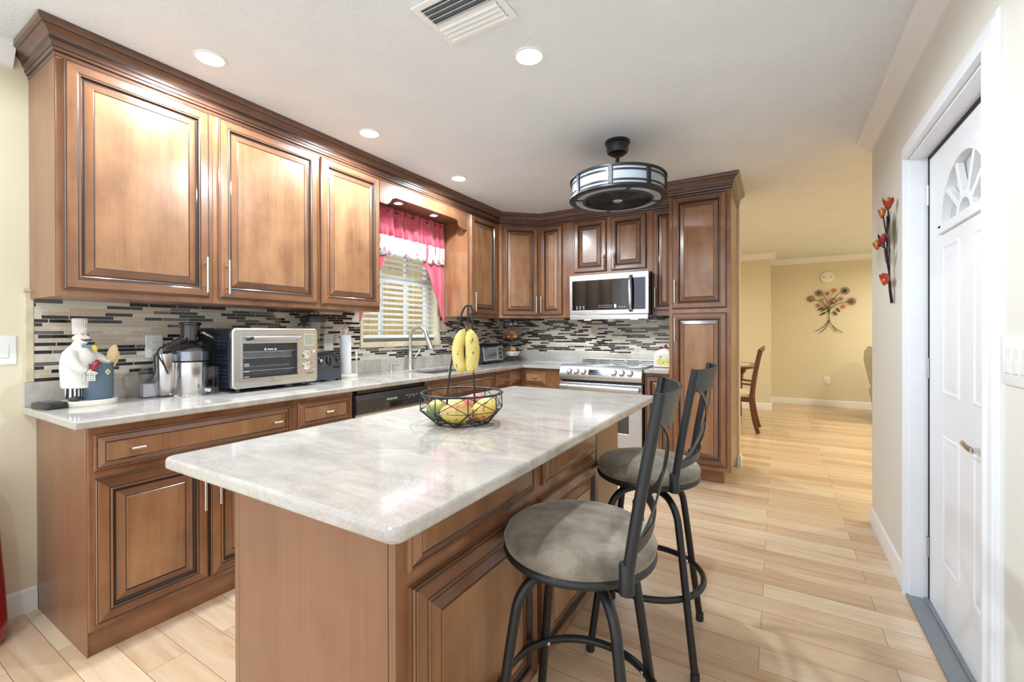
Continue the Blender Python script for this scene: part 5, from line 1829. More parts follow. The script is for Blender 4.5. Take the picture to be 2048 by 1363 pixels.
obj('lid', b, M['cream_ceramic'], t, smooth=40)
b = nb()
for x, z in ((-0.026, 0.176), (0.016, 0.192)): ell(b, (x, -0.012, z), (0.016, 0.016, 0.015), u=14, w=10)
obj('cherry_knob', b, plain('cherry_red', S(130, 30, 50), 0.25, coat=0.5), t, smooth=60)
b = nb()
def pear(bm, x, z, s, mi=0):
    pts = [(x + s * a, z + s * c_) for a, c_ in ((0, -0.036), (0.024, -0.030), (0.033, -0.012), (0.027, 0.008), (0.014, 0.026), (0.0, 0.034), (-0.014, 0.026), (-0.027, 0.008), (-0.033, -0.012), (-0.024, -0.030))]
    prism(bm, pts, 0.0, 0.0012, mi, mx=fx(0, -0.0702, 0))
pear(b, -0.018, 0.058, 1.0); pear(b, 0.040, 0.052, 1.0)
prism(b, [(0.048, 0.045), (0.056, 0.052), (0.055, 0.064), (0.047, 0.058)], 0.0, 0.0018, 1, mx=fx(0, -0.0702, 0))
prism(b, [(-0.028, 0.088), (-0.012, 0.094), (0.0, 0.102), (-0.018, 0.104)], 0.0, 0.0016, 2, mx=fx(0, -0.0702, 0))
obj('painted_pear', b, [plain('pear_yellow', S(226, 214, 130), 0.4), plain('pear_core', S(176, 116, 50), 0.4), plain('leaf_green', S(90, 120, 80), 0.4)], t)

# glass cutting board on the back counter
b = nb()
loft(b, [rr(-0.26, 0.26, -0.055, 0.055, 0.02, 0.0), rr(-0.26, 0.26, -0.055, 0.055, 0.02, 0.008)])
tag(obj('cutting_board', b, plain('blue_tinted_glass', S(176, 200, 214), 0.08, 0, 0.03, coat=1.0), None, smooth=40, loc=(0.70, 3.50, CT)), 'thin blue tinted cutting board on the counter left of the stove', 'cutting board')

# ---------------------------------------------------------------- wall plates
def plate(name, label, cat, mx, w, h, rockers=1, sockets=False, group=None):
    t = thing(name, label, cat, mx.translation, 0, group)
    m = mx.copy(); m.translation = (0, 0, 0)
    b = nb()
    lo = [m @ V((p.x, p.y, z)) for z in (0.0,) for p in rr(-w / 2, w / 2, -h / 2, h / 2, 0.004, 0)]
    hi = [m @ V((p.x, p.y, 0.004)) for p in rr(-w / 2, w / 2, -h / 2, h / 2, 0.004, 0)]
    hi2 = [m @ V((p.x, p.y, 0.006)) for p in rr(-w / 2 + 0.003, w / 2 - 0.003, -h / 2 + 0.003, h / 2 - 0.003, 0.004, 0)]
    loft(b, [lo, hi, hi2])
    obj('cover_plate', b, M['white_plastic'], t, smooth=30)
    for i in range(rockers):
        cx = (i - (rockers - 1) / 2) * 0.046
        b = nb()
        if sockets:
            for z in (-0.02, 0.02):
                prism(b, [(cx + 0.016 * math.cos(a), z + 0.014 * math.sin(a)) for a in [2 * PI * q / 16 for q in range(16)]], 0.005, 0.008, mx=m)
            obj('socket', b, M['white_plastic'], t)
            b = nb()
            for z in (-0.02, 0.02):
                for x in (-0.006, 0.006): box(b, cx + x - 0.001, cx + x + 0.001, z - 0.002, z + 0.006, 0.007, 0.0085, mx=m)
            obj('socket_slot', b, M['charcoal'], t)
        else:
            box(b, cx - 0.0165, cx + 0.0165, -0.033, 0.033, 0.005, 0.0075, mx=m)
            box(b, cx - 0.014, cx + 0.014, -0.030, 0.001, 0.007, 0.0105, mx=m)
            obj('rocker', b, M['white_plastic'], t, bevel=0.001)
    return t


plate('light_switch', 'white single rocker light switch on the left wall by the counter end', 'light switch', fl(WX, -0.362, 1.143), 0.078, 0.125)
plate('light_switch', 'white wide multi rocker light switch beside the white door', 'light switch', frame_mx((WR, 0.728, 1.137), (0, -1, 0), (0, 0, 1)), 0.165, 0.125, 3)
plate('wall_outlet', 'white outlet on the mosaic behind the blender', 'outlet', fl(WX + T, 1.216, 1.145), 0.075, 0.12, 1, True)
plate('wall_outlet', 'white outlet on the mosaic behind the juicer', 'outlet', fl(WX + T, 0.165, 1.145), 0.075, 0.12, 1, True)
plate('wall_outlet', 'white outlet on the mosaic above the pear canister', 'outlet', fx(1.925, BY - T, 1.135), 0.075, 0.12, 1, True)
plate('wall_outlet', 'white outlet low on the far yellow wall', 'outlet', fx(3.464, 8.0, 0.42), 0.078, 0.125, 1, True)
t = thing('smoke_alarm', 'white round alarm on the far wall above the metal flowers', 'smoke alarm', (3.471, 8.0, 2.105))
b = nb()
m = frame_mx((0, 0, 0), (1, 0, 0), (0, 0, 1))
lathe(b, [(0, 0), (0.098, 0), (0.098, 0.012), (0.088, 0.028), (0.06, 0.034), (0, 0.036)], 36, mx=m)
obj('cover', b, M['white_plastic'], t, smooth=35)
for x in (-0.05, 0.05):
    b = nb()
    lathe(b, [(0, 0.03), (0.010, 0.03), (0.010, 0.036), (0, 0.0365)], 14, c=(x, 0, 0), mx=m)
    obj('sensor', b, plain('grey_sensor', S(130, 128, 122), 0.5), t, smooth=35)
# ================================================================== bar stools
SUEDE = NT('worn_suede')
vec = SUEDE.coord(rnd=True)
big = SUEDE.noise(vec, 9, 5, 0.6, 0.25)
c = SUEDE.ramp(big.outputs[0], [(0.30, S(98, 88, 76)), (0.48, S(132, 121, 106)), (0.60, S(158, 147, 131)), (0.8, S(146, 135, 119))])
c = SUEDE.mix(0.4, c, SUEDE.ramp(SUEDE.noise(vec, 160, 3).outputs[0], [(0.3, (0.8, 0.8, 0.8, 1)), (0.7, (1, 1, 1, 1))]), 'MULTIPLY')
SUEDE.color(c)
SUEDE.set(Roughness=0.85)
SUEDE.b.inputs['Sheen Weight'].default_value = 0.35
SUEDE.b.inputs['Sheen Roughness'].default_value = 0.4


def bar_stool(label, loc, rz, seat_rz=0.0):
    """front of the seat towards -x, back towards +x"""
    t = thing('bar_stool', label, 'bar stool', loc, rz, 'swivel bar stools at the island')
    b = nb()
    lathe(b, [(0, 0.652), (0.186, 0.652), (0.194, 0.664), (0.198, 0.680), (0.192, 0.694), (0.176, 0.706), (0.14, 0.716), (0.08, 0.722), (0, 0.724)], 56)
    obj('seat', b, SUEDE.m, t, smooth=60)
    b = nb()
    tube(b, ring_pts((0, 0, 0.652), 0.186, 56), 0.0125, 10, closed=True)
    lathe(b, [(0, 0.640), (0.186, 0.640), (0.186, 0.650), (0, 0.650)], 40)
    cyl(b, (0, 0, 0.585), (0, 0, 0.642), 0.05, 20)
    obj('seat_frame', b, M['black_iron'], t, smooth=50)
    r0, r1, r2_ = 0.075, 0.168, 0.262
    la = [seat_rz + a for a in (PI / 4, 3 * PI / 4, 5 * PI / 4, 7 * PI / 4)]
    for a in la:
        d = V((math.cos(a), math.sin(a), 0))
        b = nb()
        pts = spline([d * 0.02 + V((0, 0, 0.598)), d * r0 + V((0, 0, 0.600)), d * 0.128 + V((0, 0, 0.588)), d * r1 + V((0, 0, 0.545)), d * 0.186 + V((0, 0, 0.47)), d * 0.222 + V((0, 0, 0.25)), d * r2_ + V((0, 0, 0.012))], 6)
        tube(b, pts, 0.0132, 12)
        leg = obj('leg', b, M['black_iron'], t, smooth=50)
        b = nb()
        lathe(b, [(0, 0), (0.014, 0), (0.0155, 0.004), (0.0155, 0.032), (0.0142, 0.034), (0, 0.034)], 16, c=tuple(d * (r2_ - 0.001)))
        obj('foot_cap', b, M['rubber'], leg, smooth=40)
    b = nb()
    tube(b, ring_pts((0, 0, 0.262), 0.207, 64), 0.0115, 10, closed=True)
    obj('foot_ring', b, M['black_iron'], t, smooth=50)
    b = nb()
    for a in la:
        d = V((math.cos(a), math.sin(a), 0))
        ell(b, d * 0.196 + V((0, 0, 0.262)), (0.006, 0.006, 0.006), u=10, w=6)
    obj('ring_bolt', b, M['chrome'], t)
    bx, by = 0.140, 0.190
    for s in (-1, 1):
        b = nb()
        tube(b, spline([(bx - 0.002, s * by * 0.993, 0.660), (bx + 0.002, s * by, 0.70), (bx + 0.027, s * by, 0.86), (bx + 0.068, s * by, 1.085)], 6), 0.0132, 14)
        obj('back_post', b, M['black_iron'], t, smooth=50)
        b = nb()
        lathe(b, [(0, 0), (0.0165, 0), (0.0165, 0.062), (0.015, 0.065), (0, 0.065)], 16, c=(bx - 0.001, s * by * 0.995, 0.655))
        obj('post_bracket', b, M['black_iron'], t, smooth=40)
    # curved flat top rail, X-shaped back slats, lower cross bar
    def arc_strip(bm, z0, z1, lean0, lean1, bulge, y0, y1, th=0.006, n=14):
        ra = []
        for i in range(n + 1):
            q = i / n
            y = y0 + (y1 - y0) * q
            bu = bulge * (1 - (y / by) ** 2)
            ra.append([bm.verts.new((bx + lean + bu + o, y, z)) for lean, z, o in ((lean0, z0, 0), (lean1, z1, 0), (lean1, z1, th), (lean0, z0, th))])
        for i in range(n):
            for j in range(4): face(bm, [ra[i][j], ra[i][(j + 1) % 4], ra[i + 1][(j + 1) % 4], ra[i + 1][j]])
        face(bm, ra[0]); face(bm, ra[-1][::-1])
    b = nb()
    arc_strip(b, 1.005, 1.085, 0.053, 0.069, 0.040, -by - 0.004, by + 0.004, 0.007)
    obj('top_rail', b, M['black_iron'], t, smooth=40, bevel=0.002)
    b = nb()
    arc_strip(b, 0.735, 0.765, 0.007, 0.011, 0.038, -by, by)
    obj('lower_rail', b, M['black_iron'], t, smooth=40)
    for s in (-1, 1):
        b = nb()
        ra = []
        n = 16
        for i in range(n + 1):
            q = i / n
            z = 0.745 + (1.03 - 0.745) * q
            y = s * by * 0.94 * (1 - 2 * q) * (1 - 0.35 * math.sin(PI * q))
            lean = 0.008 + 0.050 * q + 0.040 * (1 - (y / by) ** 2)
            ra.append([b.verts.new((bx + lean + o + s * 0.001, y + w * 0.8, z + w * 0.6 * s)) for w, o in ((-0.011, 0), (0.011, 0), (0.011, 0.004), (-0.011, 0.004))])
        for i in range(n):
            for j in range(4): face(b, [ra[i][j], ra[i][(j + 1) % 4], ra[i + 1][(j + 1) % 4], ra[i + 1][j]])
        face(b, ra[0]); face(b, ra[-1][::-1])
        obj('back_slat', b, M['black_iron'], t, smooth=40)
    return t


bar_stool('black metal bar stool with round suede seat nearest the camera', (2.325, 0.230, 0), 0.20, -0.10)
bar_stool('black metal bar stool with round suede seat nearer the stove', (2.327, 0.940, 0), 0.0, 0.10)

# ================================================================== drum fan light
t = thing('ceiling_fan_light', 'black drum ceiling fan light with frosted panels hanging over the kitchen', 'ceiling fan', (1.887, 1.951, CH))
b = nb()
lathe(b, [(0, 0), (0.078, 0), (0.078, -0.016), (0.070, -0.02), (0.068, -0.065), (0.060, -0.078), (0.045, -0.084), (0.040, -0.09), (0, -0.09)], 40)
obj('canopy', b, M['black_iron'], t, smooth=35)
b = nb()
cyl(b, (0, 0, -0.22), (0, 0, -0.085), 0.013, 16)
obj('rod', b, M['black_iron'], t, smooth=40)
b = nb()
lathe(b, [(0, -0.19), (0.022, -0.193), (0.034, -0.235), (0.044, -0.252), (0.0, -0.252)], 28)
obj('yoke', b, M['black_iron'], t, smooth=35)
RD, ZT, ZB = 0.298, -0.250, -0.372
b = nb()
lathe(b, [(0, ZT + 0.010), (RD + 0.004, ZT + 0.004), (RD + 0.008, ZT), (RD + 0.008, ZT - 0.008), (RD - 0.004, ZT - 0.010), (0, ZT - 0.004)], 72)
obj('top_plate', b, M['black_iron'], t, smooth=35)
b = nb()
lathe(b, [(RD - 0.014, ZT - 0.006), (RD - 0.006, ZT - 0.006), (RD - 0.006, ZB + 0.004), (RD - 0.014, ZB + 0.004)], 72, ring=True)
for i in range(72):
    pass
obj('frosted_drum', b, M['opal'], t, smooth=35)
for z in (ZT - 0.030, ZB + 0.032):
    b = nb()
    lathe(b, [(RD - 0.007, z - 0.004), (RD + 0.001, z - 0.004), (RD + 0.001, z + 0.004), (RD - 0.007, z + 0.004)], 72, ring=True)
    bm = b
    obj('hoop', b, M['black_iron'], t, smooth=35)
for i in range(8):
    a = 0.165 + 2 * PI * i / 8
    b = nb()
    box(b, RD - 0.006, RD + 0.005, -0.013, 0.013, ZB, ZT, mx=Matrix.Rotation(a, 4, 'Z'))
    obj('strut', b, M['black_iron'], t, bevel=0.002)
b = nb()
lathe(b, [(RD - 0.030, ZB), (RD - 0.030, ZB + 0.006), (RD + 0.006, ZB + 0.010), (RD + 0.012, ZB + 0.004), (RD + 0.012, ZB - 0.006), (RD + 0.006, ZB - 0.010), (RD - 0.028, ZB - 0.012)], 72, ring=True)
b2 = b
obj('bottom_ring', b, M['black_iron'], t, smooth=35)
b = nb()
lathe(b, [(0.222, ZB - 0.004), (0.222, ZB - 0.010), (RD - 0.030, ZB - 0.010), (RD - 0.030, ZB - 0.004)], 72, ring=True)
obj('light_ring', b, M['opal'], t, smooth=35)
for i in range(8):
    a = 0.165 + PI / 8 + 2 * PI * i / 8
    if i % 2: continue
    b = nb()
    box(b, 0.218, RD - 0.02, -0.014, 0.014, ZB - 0.013, ZB - 0.006, mx=Matrix.Rotation(a, 4, 'Z'))
    obj('ring_bracket', b, M['black_iron'], t)
b = nb()
lathe(b, [(0.204, ZB + 0.012), (0.204, ZB - 0.014), (0.224, ZB - 0.014), (0.224, ZB + 0.012)], 64, ring=True)
for i in range(19):
    q = 0.036 + i * 0.009
    tube(b, ring_pts((0, 0, ZB - 0.008 - 0.004 * math.cos(q / 0.2 * PI / 2)), q, 48), 0.0019, 5, closed=True)
for i in range(4):
    a = PI * i / 4 + 0.3
    tube(b, [V((math.cos(a) * r, math.sin(a) * r, ZB - 0.006)) for r in (0.03, 0.2)], 0.003, 6); tube(b, [V((-math.cos(a) * r, -math.sin(a) * r, ZB - 0.006)) for r in (0.03, 0.2)], 0.003, 6)
obj('fan_grille', b, M['black_iron'], t, smooth=50)
b = nb()
lathe(b, [(0, ZB - 0.018), (0.026, ZB - 0.017), (0.034, ZB - 0.010), (0.034, ZB - 0.004), (0, ZB - 0.004)], 32, sx=1.0)
obj('grille_badge', b, M['nickel'], t, smooth=35)
b = nb()
lathe(b, [(0, -0.26), (0.06, -0.262), (0.06, -0.30), (0, -0.302)], 28)
obj('motor', b, M['black_iron'], t, smooth=35)
for i in range(5):
    a = 2 * PI * i / 5
    b = nb()
    m = Matrix.Rotation(a, 4, 'Z')
    vs = [m @ V(p) for p in ((0.05, -0.03, -0.285), (0.19, -0.05, -0.292), (0.195, 0.045, -0.272), (0.05, 0.03, -0.275))]
    lo = [b.verts.new(p) for p in vs]; hi = [b.verts.new(p + V((0, 0, 0.004))) for p in vs]
    face(b, lo); face(b, hi)
    for j in range(4): face(b, [lo[j], lo[(j + 1) % 4], hi[(j + 1) % 4], hi[j]])
    obj('fan_blade', b, M['black_plastic'], t)

# ceiling vent
t = thing('ceiling_vent', 'white louvred air vent in the ceiling', 'air vent', (1.745, 0.508, CH))
b = nb()
grid_solid(b, [-0.165, -0.137, 0.137, 0.165], [-0.125, -0.097, 0.097, 0.125], lambda x, y: abs(x) > 0.137 or abs(y) > 0.097, -0.010, 0.0, 'xyz')
obj('vent_frame', b, M['white'], t, bevel=0.004)
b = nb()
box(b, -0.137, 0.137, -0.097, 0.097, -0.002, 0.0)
obj('duct_shade', b, plain('vent_shadow', S(120, 124, 130), 0.7), t)  # flat grey sheet, its colour stands for the shade behind the louvres
b = nb()
for i in range(8):
    y = -0.085 + i * 0.0245
    s = 1 if i < 4 else -1
    m = Matrix.Translation((0, y, -0.009)) @ Matrix.Rotation(s * 0.75, 4, 'X')
    box(b, -0.136, 0.136, -0.0125, 0.0125, -0.0008, 0.0008, mx=m)
box(b, -0.136, 0.136, -0.002, 0.002, -0.014, -0.004)
obj('louvre', b, M['white'], t)

# ================================================================== window blind and curtain
t = thing('window_blind', 'white slatted blind half open in the window over the sink', 'blind', (WX - 0.055, 1.98, WZ1))
b = nb()
box(b, -0.028, 0.028, -0.44, 0.44, -0.045, -0.002)
obj('headrail', b, M['white_plastic'], t, bevel=0.002)
b = nb()
nsl = 20
zbot = WZ0 - WZ1 + 0.07
for i in range(nsl):
    z = -0.075 + (zbot + 0.025 + 0.075) * i / (nsl - 1)
    m = Matrix.Translation((0, 0, z)) @ Matrix.Rotation(-0.27, 4, 'Y')
    box(b, -0.025, 0.025, -0.437, 0.437, -0.0014, 0.0014, mx=m)
obj('slat', b, M['white_plastic'], t)
b = nb()
box(b, -0.026, 0.026, -0.44, 0.44, zbot - 0.042, zbot - 0.014)
obj('bottom_rail', b, M['white_plastic'], t, bevel=0.004)
b = nb()
for y in (-0.35, -0.16, 0.155, 0.35):
    for x in (-0.026, 0.026): cyl(b, (x, y, -0.04), (x, y, zbot - 0.02), 0.0009, 5)
obj('ladder_cord', b, M['white_plastic'], t)
b = nb()
cyl(b, (0.034, -0.36, -0.05), (0.034, -0.36, zbot + 0.14), 0.003, 8)
cyl(b, (0.034, -0.36, zbot + 0.14), (0.034, -0.36, zbot + 0.07), 0.006, 10)
obj('tilt_wand', b, M['clear'], t)

PINK = NT('pink_satin')
PINK.color(PINK.ramp(PINK.noise(PINK.coord((4, 30, 2)), 1, 3).outputs[0], [(0.3, S(196, 64, 88)), (0.7, S(224, 96, 118))]))
PINK.set(Roughness=0.34)
PINK.b.inputs['Sheen Weight'].default_value = 0.5
LACE = NT('embroidered_organza')
tc = LACE.n('ShaderNodeTexCoord')
sp = LACE.n('ShaderNodeSeparateXYZ'); LACE.l(tc.outputs['Object'], sp.inputs[0])
vo = LACE.n('ShaderNodeTexVoronoi'); vo.inputs['Scale'].default_value = 17
LACE.l(tc.outputs['Object'], vo.inputs['Vector'])
fine = LACE.noise(tc.outputs['Object'], 95, 3, 0.7)
low_ = LACE.ramp(sp.outputs['Z'], [(0.0, (0, 0, 0, 1)), (1.0, (1, 1, 1, 1))])
mr = LACE.n('ShaderNodeMapRange'); mr.inputs[1].default_value = -0.262; mr.inputs[2].default_value = -0.30
LACE.l(sp.outputs['Z'], mr.inputs[0])
spot = LACE.ramp(vo.outputs['Distance'], [(0.32, (1, 1, 1, 1)), (0.42, (0, 0, 0, 1))])
bits = LACE.ramp(fine.outputs[0], [(0.47, (0, 0, 0, 1)), (0.52, (1, 1, 1, 1))])
f = LACE.math('MULTIPLY', LACE.math('MULTIPLY', spot, bits), mr.outputs[0])
LACE.color(LACE.mix(f, S(218, 214, 220), S(150, 74, 78)))
LACE.set(Roughness=0.7)
LACE.b.inputs['Subsurface Weight'].default_value = 0.0
t = thing('window_curtain', 'pink satin valance curtain with white embroidered band over the window', 'curtain', (0.060, 1.92, 2.203))
Y0, Y1 = -0.50, 0.505
random.seed(11)
ph = [(random.uniform(60, 75), 0.55, 0.3), (random.uniform(95, 120), 0.3, 1.7), (random.uniform(28, 38), 0.35, 2.9)]
def wave(y, k=1.0): return 0.018 * k * sum(a * math.sin(f_ * y + p_) for f_, a, p_ in ph)
def sheet(name, mat, rows, ny=150, th=0.0016, ya=Y0, yb=Y1, parent=t, bottom=None, inner=None):
    """rows: (z, pleat factor, x offset)"""
    b = nb()
    g = []
    for z, k_, xo in rows:
        r = []
        for i in range(ny + 1):
            y = ya + (yb - ya) * i / ny
            zz = z
            if bottom and z == rows[-1][0]: zz = z + bottom(y)
            ret = -0.07 * max(0.0, (abs(y) - 0.475) / 0.03) ** 2 * 0.6
            r.append(b.verts.new((xo + wave(y, k_) + ret, y, zz)))
        g.append(r)
    for a, c_ in zip(g, g[1:]):
        for i in range(ny): face(b, [a[i], a[i + 1], c_[i + 1], c_[i]])
    o = obj(name, b, mat, parent, smooth=80, recalc=False)
    m = o.modifiers.new('cloth', 'SOLIDIFY'); m.thickness = th
    return o
sheet('gathered_valance', PINK.m, [(0.035, 1.3, 0.0), (0.022, 0.8, 0.004), (0.008, 0.5, 0.006), (-0.008, 0.5, 0.006), (-0.022, 0.9, 0.003), (-0.06, 1.1, 0.002), (-0.12, 1.0, 0.004), (-0.205, 0.9, 0.006)])
sheet('embroidered_band', LACE.m, [(-0.200, 0.9, 0.0065), (-0.25, 0.85, 0.007), (-0.30, 0.8, 0.008), (-0.345, 0.75, 0.009)], bottom=lambda y: -0.022 * abs(math.sin(y * PI / 0.115)))
b = nb()
cyl(b, (0, Y0 - 0.01, 0.0), (0, Y1 - 0.005, 0.0), 0.006, 10)
for s in (Y0 - 0.008, Y1 - 0.008): tube(b, spline([(0, s, 0), (-0.03, s + 0.004, 0), (-0.098, s + 0.004, 0)], 4), 0.006, 8)
obj('curtain_rod', b, M['black_iron'], t, smooth=50)
def tail(sgn):
    """side tail: straight outer edge, curved inner edge ending in a point"""
    b = nb()
    nz, ny = 26, 22
    g = []
    for j in range(nz + 1):
        q = j / nz
        z = -0.20 + (-0.895 + 0.20) * q
        qi = max(0.0, (q - 0.24) / 0.76)
        inner = 0.215 + (0.49 - 0.215) * (qi ** 0.82) if q > 0.24 else 0.215
        outer = 0.503 - 0.004 * q
        r = []
        for i in range(ny + 1):
            y = inner + (outer - inner) * i / ny
            x = -0.004 + 0.008 * math.sin(y * 48 + 1.0) * (1 - 0.4 * q) + 0.004 * math.sin(z * 20)
            r.append(b.verts.new((x, sgn * y, z - 0.012 * (1 - i / ny) * q)))
        g.append(r)
    for a, c_ in zip(g, g[1:]):
        for i in range(ny): face(b, [a[i], a[i + 1], c_[i + 1], c_[i]])
    o = obj('curtain_tail', b, PINK.m, t, smooth=80, recalc=False)
    m = o.modifiers.new('cloth', 'SOLIDIFY'); m.thickness = 0.0016
tail(1); tail(-1)

# ================================================================== metal wall flowers
def metal(name, c, r=0.35): return plain(name, c, r, 0.55, 0.2, 30)
COP, RED_, YEL, BRN, GRN, IRON = metal('copper_petal', S(200, 116, 56)), metal('red_petal', S(150, 52, 62)), metal('gold_petal', S(196, 156, 66)), metal('dark_petal', S(84, 62, 46)), metal('dark_leaf', S(78, 76, 44)), plain('black_wire', S(28, 26, 24), 0.4, 0.4)
t = thing('metal_wall_flowers', 'metal flower spray with copper and red daisies on the far yellow wall', 'wall decoration', (3.49, 8.0, 1.50))
sc = 0.323 / 92.0
def W2(u, v): return V(((u - 655.0) * 0.000823 * 1.0, -0.025, (840.0 - v) * 0.000823))
b = nb()
for pts in (((655, 900), (650, 820), (600, 670), (520, 580), (410, 540)), ((656, 900), (652, 800), (630, 620), (590, 510), (535, 440)), ((656, 900), (660, 780), (720, 690), (830, 630), (950, 605)), ((656, 900), (665, 700), (720, 560), (790, 460), (860, 420)),
            ((656, 860), (650, 960), (590, 1060), (510, 1130), (432, 1172)), ((656, 860), (648, 1000), (600, 1110), (505, 1210)), ((656, 860), (664, 980), (720, 1090), (780, 1190)), ((656, 860), (668, 1000), (750, 1110), (880, 1205))):
    tube(b, spline([W2(*p) for p in pts], 6), 0.0042, 6)
for pts in (((650, 700), (600, 670), (530, 655)), ((650, 620), (680, 500), (740, 410)), ((655, 700), (700, 640), (840, 545)), ((660, 720), (740, 690), (790, 740)), ((640, 720), (560, 640), (550, 560)), ((660, 700), (640, 560), (636, 440))):
    tube(b, spline([W2(*p) for p in pts], 5), 0.0022, 5)
obj('stem', b, IRON, t, smooth=60)
for (u, v, r, mt, mc) in ((495, 415, 76, BRN, RED_), (910, 390, 80, BRN, IRON), (358, 525, 74, BRN, COP), (1012, 598, 80, BRN, RED_), (725, 585, 74, RED_, YEL), (632, 428, 52, COP, RED_), (742, 375, 52, COP, COP), (848, 540, 50, COP, YEL), (550, 545, 46, YEL, YEL), (482, 660, 46, RED_, YEL), (880, 690, 50, COP, COP), (652, 685, 44, YEL, YEL)):
    c0 = W2(u, v); r *= 0.000823
    b = nb()
    npet = 12
    for i in range(npet):
        a = 2 * PI * i / npet
        m = Matrix.Translation(c0) @ Matrix.Rotation(-a, 4, 'Y')
        prism(b, [(r * 0.25, -r * 0.04), (r * 0.6, -r * 0.075), (r * 0.92, -r * 0.085), (r, 0), (r * 0.92, r * 0.085), (r * 0.6, r * 0.075), (r * 0.25, r * 0.04)], -0.001, 0.001, mx=m @ frame_mx((0, 0, 0), (1, 0, 0), (0, 0, 1)))
    fl_ = obj('flower', b, mt, t)
    b = nb()
    ell(b, c0 + V((0, -0.004, 0)), (r * 0.3, 0.006, r * 0.3), u=16, w=8)
    obj('flower_centre', b, mc, fl_, smooth=60)
for (u, v, a, l) in ((520, 725, -0.45, 66), (570, 745, -0.65, 60), (560, 825, -0.55, 66), (800, 760, 0.95, 62), (750, 825, 0.85, 62)):
    b = nb()
    l *= 0.000823
    m = Matrix.Translation(W2(u, v)) @ Matrix.Rotation(a, 4, 'Y')
    prism(b, [(-l, 0), (-l * 0.4, -l * 0.28), (l * 0.3, -l * 0.28), (l, 0), (l * 0.3, l * 0.28), (-l * 0.4, l * 0.28)], -0.001, 0.001, mx=m @ frame_mx((0, 0, 0), (1, 0, 0), (0, 0, 1)))
    obj('leaf', b, GRN, t)

t = thing('metal_wall_tulips', 'bundle of metal tulips with copper bow on the wall beside the door', 'wall decoration', (WR, 2.095, 1.61))
def TP(dy, dz, off=0.02): return V((-off, dy, dz))
b = nb()
for pts in ((TP(-0.025, -0.25, 0.012), TP(0.0, -0.13, 0.02), TP(0.012, 0.05, 0.02), TP(-0.035, 0.17, 0.03), TP(-0.07, 0.235, 0.04)), (TP(0.02, -0.25, 0.012), TP(0.0, -0.13, 0.024), TP(0.01, 0.03, 0.02), TP(0.055, 0.15, 0.03), TP(0.075, 0.22, 0.035)),
            (TP(0.0, -0.25, 0.01), TP(0.002, -0.13, 0.02), TP(0.02, 0.02, 0.03), TP(0.10, 0.07, 0.05)), (TP(0.01, -0.245, 0.01), TP(0.0, -0.13, 0.02), TP(-0.01, 0.02, 0.04), TP(-0.03, 0.07, 0.05)), (TP(0.0, -0.13, 0.02), TP(0.01, 0.05, 0.03), TP(0.0, 0.2, 0.03))):
    tube(b, spline(pts, 6), 0.0032, 7)
obj('stem', b, IRON, t, smooth=60)
ORG = metal('orange_glaze', S(190, 84, 52), 0.3)
TR = metal('red_glaze_petal', S(160, 70, 70), 0.3)
def tulip(p, r, h, mt, tilt_=0.0):
    b = nb()
    for i in range(3):
        a = 2 * PI * i / 3 + 0.5
        m = Matrix.Translation(p) @ Matrix.Rotation(tilt_, 4, 'X') @ Matrix.Rotation(a, 4, 'Z')
        rows = []
        for j in range(7):
            q = j / 6
            wdt = r * 0.95 * math.sin(PI * min(0.97, 0.15 + 0.8 * q)) * (1.0 if q < 0.9 else 0.5)
            out = r * (0.25 + 0.75 * math.sin(PI * 0.62 * q))
            rows.append([b.verts.new(m @ V((out * math.cos(w), out * math.sin(w) + 0, h * q))) for w in (-wdt / max(out, 1e-4) * 0.9, 0, wdt / max(out, 1e-4) * 0.9)])
        for ra, rb in zip(rows, rows[1:]):
            for k_ in range(2): face(b, [ra[k_], ra[k_ + 1], rb[k_ + 1], rb[k_]])
    o = obj('flower', b, mt, t, smooth=60, recalc=False)
    mm = o.modifiers.new('sheet', 'SOLIDIFY'); mm.thickness = 0.0015
tulip(TP(-0.075, 0.215, 0.04), 0.024, 0.06, ORG, 0.2)
tulip(TP(0.078, 0.205, 0.038), 0.017, 0.055, COP, -0.15)
tulip(TP(0.10, 0.045, 0.055), 0.019, 0.052, COP, -0.4)
tulip(TP(-0.03, 0.045, 0.055), 0.020, 0.06, TR, 0.15)
SIL = metal('silver_leaf', S(150, 150, 148), 0.3)
for dy, dz, a, l in ((0.03, 0.15, 0.2, 0.065), (-0.03, 0.14, -0.2, 0.07), (0.0, 0.18, 0.0, 0.06), (0.06, 0.10, 0.5, 0.05), (-0.04, -0.02, -0.5, 0.045), (0.08, 0.00, 0.7, 0.05), (-0.06, 0.09, -0.3, 0.055), (0.0, 0.08, 0.1, 0.06)):
    b = nb()
    m = frame_mx(TP(dy, dz, 0.026), (0, math.cos(a), -math.sin(a)), (0, math.sin(a), math.cos(a)))
    prism(b, [(0, -l), (l * 0.28, -l * 0.3), (l * 0.25, l * 0.4), (0, l), (-l * 0.25, l * 0.4), (-l * 0.28, -l * 0.3)], -0.0008, 0.0008, mx=m)
    obj('leaf', b, SIL, t)
b = nb()
for s in (-1, 1):
    tube(b, spline([TP(0, -0.125, 0.028), TP(s * 0.03, -0.10, 0.045), TP(s * 0.055, -0.115, 0.04), TP(s * 0.035, -0.145, 0.032), TP(0, -0.125, 0.028)], 5), 0.012, 8, flat=(1.1, 0.12))
obj('bow', b, ORG, t, smooth=50)
b = nb()
tube(b, spline([TP(0.0, -0.13, 0.025), TP(0.02, -0.17, 0.02), TP(0.045, -0.20, 0.014)], 4), 0.002, 6)
obj('ribbon', b, COP, t, smooth=50)

